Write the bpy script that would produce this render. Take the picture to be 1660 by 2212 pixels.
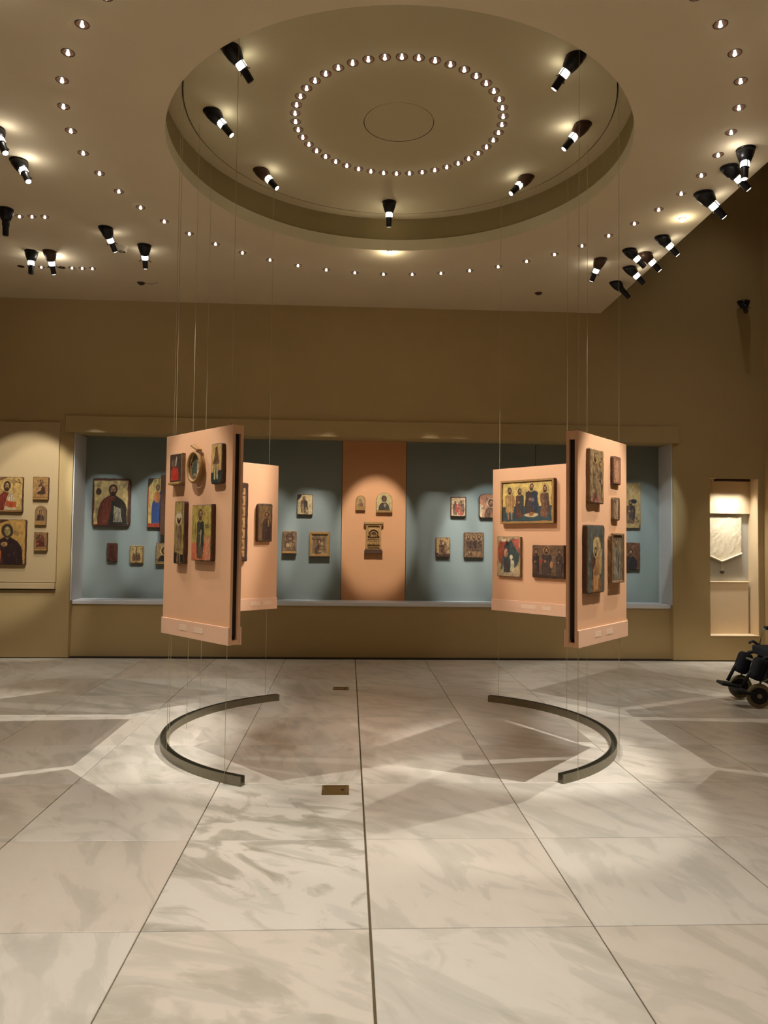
import bpy, bmesh, math, random
import numpy as np
from mathutils import Vector, Matrix, geometry
random.seed(4)
S = bpy.context.scene
for o in list(bpy.data.objects): bpy.data.objects.remove(o)
COL = S.collection

# ------------------------------------------------------------------ camera
F, YAW, PIT, ROL, CH = 1629.72, .04646, .03939, .01186, 1.55
fw = Vector((math.sin(YAW)*math.cos(PIT), math.cos(YAW)*math.cos(PIT), math.sin(PIT)))
r0 = Vector((math.cos(YAW), -math.sin(YAW), 0)); u0 = r0.cross(fw)
rt = math.cos(ROL)*r0 + math.sin(ROL)*u0; up = math.cos(ROL)*u0 - math.sin(ROL)*r0
cam = bpy.data.objects.new('camera', bpy.data.cameras.new('camera')); COL.objects.link(cam)
cam.matrix_world = Matrix(((rt.x, up.x, -fw.x, 0), (rt.y, up.y, -fw.y, 0), (rt.z, up.z, -fw.z, CH), (0, 0, 0, 1)))
cam.data.sensor_fit = 'HORIZONTAL'; cam.data.sensor_width = 36; cam.data.lens = F/1660*36
cam.data.clip_start = .05; S.camera = cam
# ------------------------------------------------------------------ world, exposure
w = bpy.data.worlds.new('world'); S.world = w; w.use_nodes = True
w.node_tree.nodes['Background'].inputs[0].default_value = (.02, .017, .012, 1)
w.node_tree.nodes['Background'].inputs[1].default_value = .3
S.view_settings.view_transform = 'Standard'; S.view_settings.look = 'None'
S.view_settings.gamma = 1; S.view_settings.use_curve_mapping = False
S.view_settings.exposure = 0.15
WARM = (1, .95, .88); COOL = (.86, .97, .99); NEUT = (1, .96, .90)
# light strengths (W): lamps seen and added, each carried by its own fixture
P_RING, P_INNER, P_PANEL, P_NICHE, P_LEFT = 15, 2, 400, 330, 360

def ray(x, y): return fw + rt*((x-830)/F) - up*((y-1106)/F)
def on_y(x, y, Y): d = ray(x, y); return d*(Y/d.y) + Vector((0, 0, CH))
def on_z(x, y, z): d = ray(x, y); return d*((z-CH)/d.z) + Vector((0, 0, CH))

# ------------------------------------------------------------------ helpers
def lin(c): return tuple(((v/255+.055)/1.055)**2.4 if v > 10.3 else v/255/12.92 for v in c)
def nodes(name):
    m = bpy.data.materials.new(name); m.use_nodes = True
    return m, m.node_tree.nodes, m.node_tree.links, m.node_tree.nodes['Principled BSDF']
def mat(name, col, rough=.6, metal=0, vary=.12, scale=6, bump=0, spec=.4):
    m, n, l, b = nodes(name)
    b.inputs['Roughness'].default_value = rough; b.inputs['Metallic'].default_value = metal
    b.inputs['Specular IOR Level'].default_value = spec
    c = lin(col)
    tc = n.new('ShaderNodeNewGeometry'); no = n.new('ShaderNodeTexNoise'); no.inputs['Scale'].default_value = scale
    no.inputs['Detail'].default_value = 5
    l.new(tc.outputs['Position'], no.inputs['Vector'])
    mx = n.new('ShaderNodeMix'); mx.data_type = 'RGBA'
    mx.inputs[6].default_value = (*[v*(1-vary) for v in c], 1); mx.inputs[7].default_value = (*[min(1, v*(1+vary)) for v in c], 1)
    l.new(no.outputs['Fac'], mx.inputs[0]); l.new(mx.outputs[2], b.inputs['Base Color'])
    if bump:
        n2 = n.new('ShaderNodeTexNoise'); n2.inputs['Scale'].default_value = scale*14
        l.new(tc.outputs['Position'], n2.inputs['Vector'])
        bp = n.new('ShaderNodeBump'); bp.inputs['Strength'].default_value = bump; bp.inputs['Distance'].default_value = .003
        l.new(n2.outputs['Fac'], bp.inputs['Height']); l.new(bp.outputs['Normal'], b.inputs['Normal'])
    return m
def emis(name, col, s):
    m, n, l, b = nodes(name)
    b.inputs['Base Color'].default_value = (.8, .8, .8, 1)
    b.inputs['Emission Color'].default_value = (*col, 1); b.inputs['Emission Strength'].default_value = s
    m.cycles.emission_sampling = 'NONE'
    return m

M = dict(
    wall=mat('wall_plaster', (177, 153, 106), .85, vary=.06, scale=2, bump=.12),
    wall_r=mat('wall_plaster_right', (178, 152, 104), .85, vary=.06, scale=2, bump=.12),
    ceil=mat('ceiling_plaster', (224, 208, 176), .9, vary=.05, scale=1.5, bump=.08),
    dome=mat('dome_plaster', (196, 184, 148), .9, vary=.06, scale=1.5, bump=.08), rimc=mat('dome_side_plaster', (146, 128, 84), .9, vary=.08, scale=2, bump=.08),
    grey=mat('grey_fabric_board', (124, 132, 127), .8, vary=.06, scale=3, bump=.1),
    wall_l=mat('display_board_paint', (184, 161, 120), .8, vary=.04, scale=2, bump=.1),
    orange=mat('terracotta_board', (206, 150, 104), .75, vary=.05, scale=3, bump=.1),
    peach=mat('peach_board', (216, 166, 126), .62, vary=.04, scale=3, bump=.06),
    peach2=mat('peach_strip', (222, 178, 146), .45, vary=.03, scale=5),
    caption=mat('caption_card', (228, 194, 164), .4, vary=.08, scale=60),
    white=mat('white_paint', (205, 205, 205), .5, vary=.03),
    sill=mat('sill_paint', (224, 226, 230), .4, vary=.03),
    dark=mat('dark_gap', (40, 27, 18), .8),
    black=mat('black_metal', (26, 24, 24), .38, .4, vary=.1, spec=.5),
    can=mat('dark_can', (74, 50, 34), .4, .3),
    steel=mat('brushed_steel', (128, 122, 104), .36, .75, vary=.12, scale=30),
    cable=mat('steel_cable', (190, 176, 140), .4, .5),
    joint=mat('joint_mortar', (104, 88, 64), .9),
    brass=mat('brass_plate', (140, 116, 66), .42, .8, vary=.2, scale=40),
    wood=mat('old_wood', (78, 48, 26), .6, vary=.45, scale=26, bump=.5),
    woodg=mat('gilded_wood', (150, 112, 60), .5, vary=.4, scale=34, bump=.5),
    woodr=mat('worn_wood', (124, 96, 62), .7, vary=.4, scale=30, bump=.6),
    carved=mat('carved_ochre_wood', (168, 130, 78), .6, vary=.35, scale=40, bump=.6),
    plastic=mat('white_plastic', (214, 204, 180), .5, vary=.03),
    niche=mat('niche_stone', (222, 198, 160), .7, vary=.05, scale=3, bump=.1),
    nicheg=mat('niche_grey', (176, 172, 158), .7, vary=.05, scale=3),
    cloth=mat('embroidered_cloth', (222, 208, 178), .8, vary=.38, scale=26, bump=1.0),
    tassel=mat('tassel', (88, 76, 58), .9),
    tyre=mat('grey_tyre', (120, 110, 84), .7), rubber=mat('black_rubber', (22, 22, 26), .6),
    fabric=mat('black_fabric', (16, 17, 24), .9, vary=.2), frame=mat('grey_tube', (150, 148, 132), .35, .6),
    bulb=emis('lit_bulb', (1, .93, .80), 14), lens=emis('lit_lens', (1, .94, .84), 10),
    off=mat('unlit_bulb', (70, 56, 44), .3),
)
# marble: one material, each slab varied by its own random number
m, n, l, b = nodes('marble'); M['marble'] = m
geo = n.new('ShaderNodeNewGeometry'); oi = n.new('ShaderNodeObjectInfo')
mul = n.new('ShaderNodeMath'); mul.operation = 'MULTIPLY'; mul.inputs[1].default_value = 37
l.new(oi.outputs['Random'], mul.inputs[0])
ad = n.new('ShaderNodeVectorMath'); ad.operation = 'ADD'
l.new(geo.outputs['Position'], ad.inputs[0]); l.new(mul.outputs[0], ad.inputs[1])
rot = n.new('ShaderNodeVectorRotate'); rot.rotation_type = 'Z_AXIS'
rr = n.new('ShaderNodeMapRange'); rr.inputs['To Min'].default_value = .3; rr.inputs['To Max'].default_value = 1.5
l.new(oi.outputs['Random'], rr.inputs['Value']); l.new(rr.outputs[0], rot.inputs['Angle'])
l.new(ad.outputs[0], rot.inputs['Vector'])
mp = n.new('ShaderNodeMapping'); mp.inputs['Scale'].default_value = (1.1, 3.2, 1); l.new(rot.outputs[0], mp.inputs['Vector'])
n1 = n.new('ShaderNodeTexNoise'); n1.inputs['Scale'].default_value = 1.3; n1.inputs['Detail'].default_value = 9; n1.inputs['Distortion'].default_value = 1.3
n1.inputs['Roughness'].default_value = .58
l.new(mp.outputs[0], n1.inputs['Vector'])
cr = n.new('ShaderNodeValToRGB'); e = cr.color_ramp.elements
e[0].position = .30; e[0].color = (*lin((200, 197, 186)), 1); e[1].position = .62; e[1].color = (*lin((222, 217, 207)), 1)
q = cr.color_ramp.elements.new(.44); q.color = (*lin((209, 205, 195)), 1)
q = cr.color_ramp.elements.new(.475); q.color = (*lin((220, 214, 204)), 1)
l.new(n1.outputs['Fac'], cr.inputs['Fac'])
n2 = n.new('ShaderNodeTexNoise'); n2.inputs['Scale'].default_value = 1.7; n2.inputs['Detail'].default_value = 8; n2.inputs['Distortion'].default_value = 1.6
mp2 = n.new('ShaderNodeMapping'); mp2.inputs['Scale'].default_value = (1, 2.0, 1); l.new(rot.outputs[0], mp2.inputs['Vector']); l.new(mp2.outputs[0], n2.inputs['Vector'])
cr2 = n.new('ShaderNodeValToRGB'); e = cr2.color_ramp.elements
e[0].position = .50; e[0].color = (0, 0, 0, 1); e[1].position = .68; e[1].color = (1, 1, 1, 1)
q = cr2.color_ramp.elements.new(.56); q.color = (.55, .55, .55, 1)
l.new(n2.outputs['Fac'], cr2.inputs['Fac'])
vs = n.new('ShaderNodeMath'); vs.operation = 'MULTIPLY'
sp = n.new('ShaderNodeSeparateColor'); l.new(oi.outputs['Color'], sp.inputs[0])   # red: how veined the slab is, green: its tint
l.new(cr2.outputs[0], vs.inputs[0]); l.new(sp.outputs[0], vs.inputs[1])
mx = n.new('ShaderNodeMix'); mx.data_type = 'RGBA'; mx.inputs[7].default_value = (*lin((158, 154, 138)), 1)
l.new(vs.outputs[0], mx.inputs[0]); l.new(cr.outputs[0], mx.inputs[6])
tint = n.new('ShaderNodeMix'); tint.data_type = 'RGBA'; tint.blend_type = 'MULTIPLY'; tint.inputs[0].default_value = 1
tr = n.new('ShaderNodeValToRGB'); e = tr.color_ramp.elements
e[0].color = (.93, .86, .79, 1); e[1].color = (1, .995, .965, 1); q = tr.color_ramp.elements.new(.5); q.color = (.98, .95, .91, 1)
l.new(sp.outputs[1], tr.inputs['Fac']); l.new(mx.outputs[2], tint.inputs[6]); l.new(tr.outputs[0], tint.inputs[7])
l.new(tint.outputs[2], b.inputs['Base Color'])
rn = n.new('ShaderNodeMapRange'); rn.inputs['To Min'].default_value = .26; rn.inputs['To Max'].default_value = .44
l.new(n1.outputs['Fac'], rn.inputs['Value']); l.new(rn.outputs[0], b.inputs['Roughness'])
b.inputs['Specular IOR Level'].default_value = .45
# painted surfaces: colour attribute drawn by code below
m, n, l, b = nodes('painted_gesso'); M['paint'] = m
at = n.new('ShaderNodeAttribute'); at.attribute_name = 'Col'
ge = n.new('ShaderNodeNewGeometry'); nn = n.new('ShaderNodeTexNoise'); nn.inputs['Scale'].default_value = 90; nn.inputs['Detail'].default_value = 4
l.new(ge.outputs['Position'], nn.inputs['Vector'])
mr = n.new('ShaderNodeMapRange'); mr.inputs['To Min'].default_value = .72; mr.inputs['To Max'].default_value = 1.22; l.new(nn.outputs['Fac'], mr.inputs['Value'])
mm = n.new('ShaderNodeVectorMath'); mm.operation = 'SCALE'; l.new(at.outputs['Color'], mm.inputs[0]); l.new(mr.outputs[0], mm.inputs['Scale'])
l.new(mm.outputs[0], b.inputs['Base Color']); b.inputs['Roughness'].default_value = .5
bp = n.new('ShaderNodeBump'); bp.inputs['Strength'].default_value = .5; bp.inputs['Distance'].default_value = .003
l.new(nn.outputs['Fac'], bp.inputs['Height']); l.new(bp.outputs['Normal'], b.inputs['Normal'])

def link(name, me, m, parent=None, smooth=False):
    if smooth:
        for p in me.polygons: p.use_smooth = True
    if m is not None and not me.materials: me.materials.append(m)
    o = bpy.data.objects.new(name, me); COL.objects.link(o)
    if parent is not None: o.parent = parent
    return o
def obj(name, bm, m, parent=None, smooth=False):
    bmesh.ops.recalc_face_normals(bm, faces=bm.faces)
    me = bpy.data.meshes.new(name); bm.to_mesh(me); bm.free()
    return link(name, me, m, parent, smooth)
def py(name, v, f, m, parent=None, smooth=False):
    me = bpy.data.meshes.new(name); me.from_pydata([tuple(p) for p in v], [], f); me.update()
    return link(name, me, m, parent, smooth)
def tag(o, label=None, cat=None, group=None, kind=None):
    if label: o['label'] = label
    if cat: o['category'] = cat
    if group: o['group'] = group
    if kind: o['kind'] = kind
    return o
def empty(name, loc, rz=0):
    o = bpy.data.objects.new(name, None); COL.objects.link(o); o.location = loc; o.rotation_euler = (0, 0, rz)
    o.empty_display_size = .1; return o
def box(bm, x0, x1, y0, y1, z0, z1, mt=None):
    g = bmesh.ops.create_cube(bm, size=1)['verts']
    for v in g:
        v.co = Vector((x0+(v.co.x+.5)*(x1-x0), y0+(v.co.y+.5)*(y1-y0), z0+(v.co.z+.5)*(z1-z0)))
        if mt: v.co = mt @ v.co
    return g
def bevel(bm, w, seg=1): bmesh.ops.bevel(bm, geom=bm.edges[:], offset=w, segments=seg, affect='EDGES', profile=.5)
def boxo(name, x0, x1, y0, y1, z0, z1, m, parent=None, bw=0):
    bm = bmesh.new(); box(bm, x0, x1, y0, y1, z0, z1)
    if bw: bevel(bm, bw)
    return obj(name, bm, m, parent)
def basis(d):
    d = Vector(d).normalized(); a = Vector((0, 0, 1)) if abs(d.z) < .95 else Vector((1, 0, 0))
    x = a.cross(d).normalized(); return x, d.cross(x), d
def tube(bm, pts, radii, seg=12, cap=True, frames=None):
    """loft circles through points; radii list"""
    pts = [Vector(p) for p in pts]; rings = []
    for i, p in enumerate(pts):
        if frames: x, y, d = frames[i]
        else:
            d = (pts[min(i+1, len(pts)-1)]-pts[max(i-1, 0)]); x, y, d = basis(d)
        rings.append([bm.verts.new(p+(x*math.cos(2*math.pi*k/seg)+y*math.sin(2*math.pi*k/seg))*radii[i]) for k in range(seg)])
    for a, c in zip(rings, rings[1:]):
        for k in range(seg): bm.faces.new((a[k], a[(k+1) % seg], c[(k+1) % seg], c[k]))
    if cap: bm.faces.new(rings[0][::-1]); bm.faces.new(rings[-1])
    return rings
def lathe(bm, prof, cx, cy, seg=96):
    rings = [[bm.verts.new((cx+r*math.cos(2*math.pi*k/seg), cy+r*math.sin(2*math.pi*k/seg), z)) for k in range(seg)] for r, z in prof]
    for a, c in zip(rings, rings[1:]):
        for k in range(seg): bm.faces.new((a[k], a[(k+1) % seg], c[(k+1) % seg], c[k]))
    return rings

# ------------------------------------------------------------------ setting
HC, HD = 4.68, 5.03              # ceiling height, dome disc height
CX, CY = .37, 6.13               # centre of the rotunda
WY, NY = 9.97, 10.42             # wall face, niche back
XL, XR, XE, YF = -7.2, 5.62, 3.36, -3.0
T, TX, TY = .91, .108, 3.085
floor = boxo('floor', XL, XR, YF, 10.6, -.06, -.012, M['joint']); tag(floor, kind='structure')
tile_me = {}
def tile(x0, x1, y0, y1, vein, tint):
    key = (round(x1-x0, 4), round(y1-y0, 4))
    if key not in tile_me:
        bm = bmesh.new(); box(bm, 0, x1-x0, 0, y1-y0, -.012, 0)
        es = [e for e in bm.edges if all(v.co.z > -.001 for v in e.verts)]
        bmesh.ops.bevel(bm, geom=es, offset=.002, segments=1, affect='EDGES')
        bmesh.ops.recalc_face_normals(bm, faces=bm.faces)
        me = bpy.data.meshes.new('marble_tile'); bm.to_mesh(me); bm.free(); tile_me[key] = me
    o = link('marble_tile', tile_me[key], M['marble'], floor); o.location = (x0, y0, 0); o.color = (vein, tint, 0, 1)
for i in range(-9, 7):
    for j in range(-7, 9):
        x0 = TX+i*T; x1 = x0+T; y0 = TY+j*T; y1 = y0+T
        if x1 < -7.1 or x0 > XR or y1 < YF: continue
        x0 += .005 if i == 0 else .0025; x1 -= .005 if i == -1 else .0025
        y0 += .0025; y1 -= .0025
        x0 = max(x0, XL); x1 = min(x1, XR); y1 = min(y1, 10.1)
        if x1-x0 < .05 or y1-y0 < .05: continue
        tile(round(x0, 4), round(x1, 4), round(y0, 4), round(y1, 4),
             {0: .95, 1: .9, -1: .55, 2: .5}.get(j, .3) if i == -1 else random.uniform(.05, .45), random.random() if j > -1 else random.uniform(.1, .7))

HV = 7.4                         # height of the void on the right
NX0, NX1 = -3.60, 4.37
bm = bmesh.new()
DX0, DX1, DZ0, DZ1 = 4.875, 5.55, .333, 2.46
box(bm, XL, NX0, WY, 10.8, .012, HV); box(bm, NX1, DX0, WY, 10.8, .012, HV)
box(bm, NX0, NX1, WY, 10.8, 2.94, HV); box(bm, NX0, NX1, 10.07, 10.8, .012, .69)
box(bm, DX0, DX1, WY, 10.8, .012, DZ0); box(bm, DX0, DX1, WY, 10.8, DZ1, HV); box(bm, DX1, XR+.2, WY, 10.8, .012, HV)
wb = obj('wall_back', bm, M['wall']); tag(wb, kind='structure')
boxo('lintel', -3.70, 4.44, 9.93, 10.2, 2.925, 3.14, M['wall'], wb, .004)
boxo('window_sill', NX0, NX1, 10.055, 10.5, .69, .742, M['sill'], wb, .006)
for s, x0, x1 in ((0, NX0, NX0+.012), (1, NX1-.012, NX1)):
    boxo('reveal_board', x0, x1, 10.0, NY+.02, .742, 2.925, M['white'], wb)
for x0, x1, k in ((NX0+.012, -1.75, 'grey'), (-1.744, -.103, 'grey'), (-.097, .787, 'orange'), (.793, 2.60, 'grey'), (2.606, NX1-.012, 'grey')):
    boxo('backdrop_panel', x0, x1, NY, NY+.03, .742, 2.94, M[k], wb, .002)
boxo('joint_backing', NX0, NX1, NY+.03, NY+.05, .74, 2.94, M['dark'], wb)
tag(boxo('shadow_gap_back', XL, XR, WY+.012, 10.2, -.001, .014, M['dark']), kind='structure')  # dark strip along the wall foot, the gap's shade put into its colour
# left showcase panel
boxo('display_board', -7.0, -3.77, 9.935, WY+.01, .975, 3.05, M['wall_l'], wb, .003)
boxo('display_ledge', -7.0, -3.775, 9.925, WY+.01, .89, .968, M['wall_l'], wb, .003)
boxo('shadow_gap', -7.0, -3.775, 9.955, WY+.005, .876, .889, M['dark'], wb)
bm = bmesh.new(); box(bm, XR, XR+.2, YF-.2, 10.8, 0, HV); tag(obj('wall_right', bm, M['wall_r']), kind='structure')
bm = bmesh.new(); box(bm, XL-.2, XL, YF-.2, 10.8, 0, HV); tag(obj('wall_left', bm, M['wall']), kind='structure')
bm = bmesh.new(); box(bm, XL-.2, XR+.2, YF-.2, YF, 0, HV); tag(obj('wall_front', bm, M['wall']), kind='structure')

# ceiling with real holes
def holed(outer, holes, z, name, m, parent=None, thick=.014):
    vs = list(outer); es = [(i, (i+1) % len(outer)) for i in range(len(outer))]
    for (cx, cy, r, sg) in holes:
        b0 = len(vs); vs += [(cx+r*math.cos(2*math.pi*k/sg), cy+r*math.sin(2*math.pi*k/sg)) for k in range(sg)]
        es += [(b0+k, b0+(k+1) % sg) for k in range(sg)]
    V, E_, Fc, *_ = geometry.delaunay_2d_cdt([Vector(v) for v in vs], es, [], 1, 1e-6)
    H = np.array([(h[0], h[1], h[2]) for h in holes]) if holes else np.zeros((0, 3))
    P = np.array([tuple(v) for v in V]); out = []
    oc = np.array(outer); r_out = None
    for f in Fc:
        q = P[list(f)]
        if len(H) and (np.hypot(H[:, 0]-q[:, :1], H[:, 1]-q[:, 1:2]) < H[:, 2]+2e-5).all(0).any(): continue
        out.append(tuple(f))
    return py(name, [(x, y, z) for x, y in P], out, m, parent)
ring_out = [(CX+2.57*math.cos(math.radians(a)), CY+2.57*math.sin(math.radians(a)), a) for a in [90.1-7.5*k for k in range(48)]]
rows = [(-3.251, 7.399, 1), (-3.13, 7.395, 1), (-3.005, 7.391, 1)] + [(-3.827+.116*k, 8.788, f) for k, f in enumerate([0, 1, 1, 0, 0, 1, 1, 1])]
HR = .038
odd = [(-2.58, 9.246), (2.331, 9.219)]
holes = [(CX, CY, 1.86, 96)] + [(x, y, HR, 14) for x, y, _ in ring_out] + [(x, y, HR*.92, 14) for x, y, _ in rows]
ceil = holed([(XL, YF), (XE, YF), (XE, WY+.03), (XL, WY+.03)], holes, HC, 'ceiling', M['ceil']); tag(ceil, kind='structure')
bm = bmesh.new(); box(bm, XE-.001, XE+.012, YF, WY+.02, HC, HC+.45); obj('ceiling_edge', bm, M['ceil'], ceil)
bm = bmesh.new(); lathe(bm, [(1.86, HC), (1.86, 4.795), (1.866, 4.80)], CX, CY); obj('dome_rim', bm, M['dome'], ceil)
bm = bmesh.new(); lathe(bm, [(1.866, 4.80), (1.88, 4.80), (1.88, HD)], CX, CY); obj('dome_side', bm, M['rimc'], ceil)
bm = bmesh.new(); lathe(bm, [(1.88, HD), (1.746, HD), (1.746, HD+.12)], CX, CY); obj('dome_ledge', bm, M['dome'], ceil)
bm = bmesh.new(); lathe(bm, [(1.75, HD+.12), (.001, HD+.12)], CX, CY, 48); obj('dome_backing', bm, M['dark'], ceil)
bm = bmesh.new(); lathe(bm, [(1.90, HC+.01), (1.93, HC+.45)], CX, CY, 64); 
box(bm, XL, XE, YF, WY, HC+.45, HC+.5); obj('ceiling_slab', bm, M['dark'], ceil)
ring_in = [(CX+.858*math.cos(math.radians(a)), CY+.858*math.sin(math.radians(a)), a) for a in [87.66-360/44*k for k in range(44)]]
disc = [(CX+1.735*math.cos(2*math.pi*k/96), CY+1.735*math.sin(2*math.pi*k/96)) for k in range(96)]
holed(disc, [(x, y, HR*1.02, 14) for x, y, _ in ring_in]+[(CX, CY, .293, 48)], HD, 'dome_disc', M['dome'], ceil)
bm = bmesh.new(); lathe(bm, [(.001, HD+.001), (.287, HD+.001), (.287, HD+.02)], CX, CY, 48); obj('access_hatch', bm, M['dome'], ceil)
bm = bmesh.new(); box(bm, XE, XR, YF, 10.8, HV, HV+.1); obj('void_ceiling', bm, M['ceil'], ceil)

# ------------------------------------------------------------------ recessed downlights
def mk_mesh(f, m, smooth=True):
    bm = bmesh.new(); f(bm); bmesh.ops.recalc_face_normals(bm, faces=bm.faces)
    me = bpy.data.meshes.new('m'); bm.to_mesh(me); bm.free(); me.materials.append(m)
    if smooth:
        for p in me.polygons: p.use_smooth = True
    return me
ME_TRIM = mk_mesh(lambda b: lathe(b, [(HR-.002, .004), (HR, -.0025), (HR+.005, -.003), (HR+.006, .0)], 0, 0, 18), M['can'])
ME_CAN = mk_mesh(lambda b: lathe(b, [(HR-.002, .0), (HR-.002, .085), (.001, .085)], 0, 0, 18), M['can'])
def bell(b): lathe(b, [(.001, .046), (.004, .045), (.005, .024), (.008, .008), (.0125, -.006), (.011, -.011), (.001, -.013)], 0, 0, 14)
ME_BULB = mk_mesh(bell, M['bulb']); ME_OFF = mk_mesh(bell, M['off'])
ORD = 'zeroth first second third fourth fifth sixth seventh eighth ninth tenth eleventh twelfth thirteenth fourteenth fifteenth sixteenth seventeenth eighteenth nineteenth twentieth twenty-first twenty-second twenty-third twenty-fourth'.split()
spot_data = {}
def spot(parent, loc, d, watt, ang, blend=.6, col=WARM, rad=.02):
    key = (round(watt, 2), round(ang, 2), blend, col, rad)
    if key not in spot_data:
        L = bpy.data.lights.new('lamp_light', 'SPOT'); L.energy = watt; L.spot_size = math.radians(ang); L.spot_blend = blend
        L.color = col; L.shadow_soft_size = rad; spot_data[key] = L
    o = bpy.data.objects.new('lamp_light', spot_data[key]); COL.objects.link(o); o.parent = parent
    o.rotation_mode = 'QUATERNION'; o.rotation_quaternion = Vector(d).to_track_quat('-Z', 'Y'); o.location = loc
    return o
def downlight(x, y, z, label, group, watt, ang=62, lit=True, aim=None, tilt=None, col=WARM, s=1.0):
    e = empty('downlight', (x, y, z)); tag(e, label, 'downlight', group)
    for nm, me in (('trim_ring', ME_TRIM), ('housing', ME_CAN), ('bulb', ME_BULB if lit else ME_OFF)):
        o = link(nm, me, None, e); o.scale = (s, s, s)
        if nm == 'bulb': o.location.z = -.004
    if lit and watt:
        d = Vector((0, 0, -1))
        if aim is not None: d = (Vector(aim)-Vector((x, y, z))).normalized()
        spot(e, (0, 0, -.022), d, watt, ang, .7, col)
aims = {  # far lamps of the ring are turned to the pictures of the long niche
    2: (.98, 1.78), -2: None}
for k, (x, y, a) in enumerate(ring_out):
    kk = k if k <= 24 else k-48
    side = 'right' if kk > 0 else 'left'
    if kk == 0: lab = 'small lit recessed downlight, farthest of the large ring around the dome'
    elif kk == 24: lab = 'small recessed downlight, nearest of the large ring, above the viewer'
    else: lab = f'small lit downlight of the large ring, {ORD[abs(kk)]} {side} of its farthest lamp'
    wt, aim, ang = P_RING, None, 74
    if abs(kk) <= 6:
        tx = {0: None, 1: 1.3, -1: -.5, 2: 1.75, -2: -.6, 3: 1.6, -3: -1.1, 4: 2.2, -4: -1.7, 5: 2.9, -5: -2.3, 6: None, -6: -3.0}[kk]
        if tx is not None: wt, aim, ang = P_NICHE*1.05, (tx, NY, 1.60), 15
        else: wt, aim, ang = P_RING*2.6, (CX+(x-CX)*1.1, y+.9, 0), 50
    elif abs(kk) <= 9: wt, aim, ang = P_RING*2.2, (CX+(x-CX)*1.5, y+1.2, 0), 60
    elif abs(kk) >= 20: wt, aim, ang = P_RING*3.6, (x*1.2, 2.2, 0), 64
    elif abs(kk) >= 10:
        sx = 1 if kk > 0 else -1
        tgt = {10: 1, 11: 0, 12: 0, 13: 0, 14: 0, 15: -1, 16: -1, 17: -1, 18: -1, 19: -1}[abs(kk)]
        px_, py_ = {1: (1.38, 7.15), 0: (1.70, 6.15), -1: (1.40, 5.14)}[tgt]
        wt, aim, ang = P_RING*1.0, (CX+sx*px_, py_, 1.1), 50

    downlight(x, y, HC, lab, 'large ring of downlights', wt, ang, True, aim, col=NEUT if abs(kk) <= 9 else WARM)
for k, (x, y, a) in enumerate(ring_in):
    kk = k if k <= 22 else k-44
    side = 'right' if kk > 0 else 'left'
    if kk == 0: lab = 'small lit recessed downlight, lowest in the photo of the inner ring on the dome disc'
    elif kk == 22: lab = 'small recessed downlight, topmost in the photo of the inner ring on the dome disc'
    else: lab = f'lit downlight of the inner dome ring, {ORD[abs(kk)]} {side} of its lowest lamp'
    downlight(x, y, HD, lab, 'inner ring of downlights', P_INNER if k % 2 == 0 else 0, 60)
for k, (x, y, f) in enumerate(rows):
    if k < 3: lab = f'tiny lit downlight in the short row of three, left ceiling, {ORD[k+1]} from the left'
    else: lab = f'tiny {"lit" if f else "dark"} downlight in the row of eight, left ceiling, {ORD[k-2]} from the left'
    downlight(x, y, HC, lab, 'straight rows of downlights', 9 if f else 0, 70, bool(f), s=.92)

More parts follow.
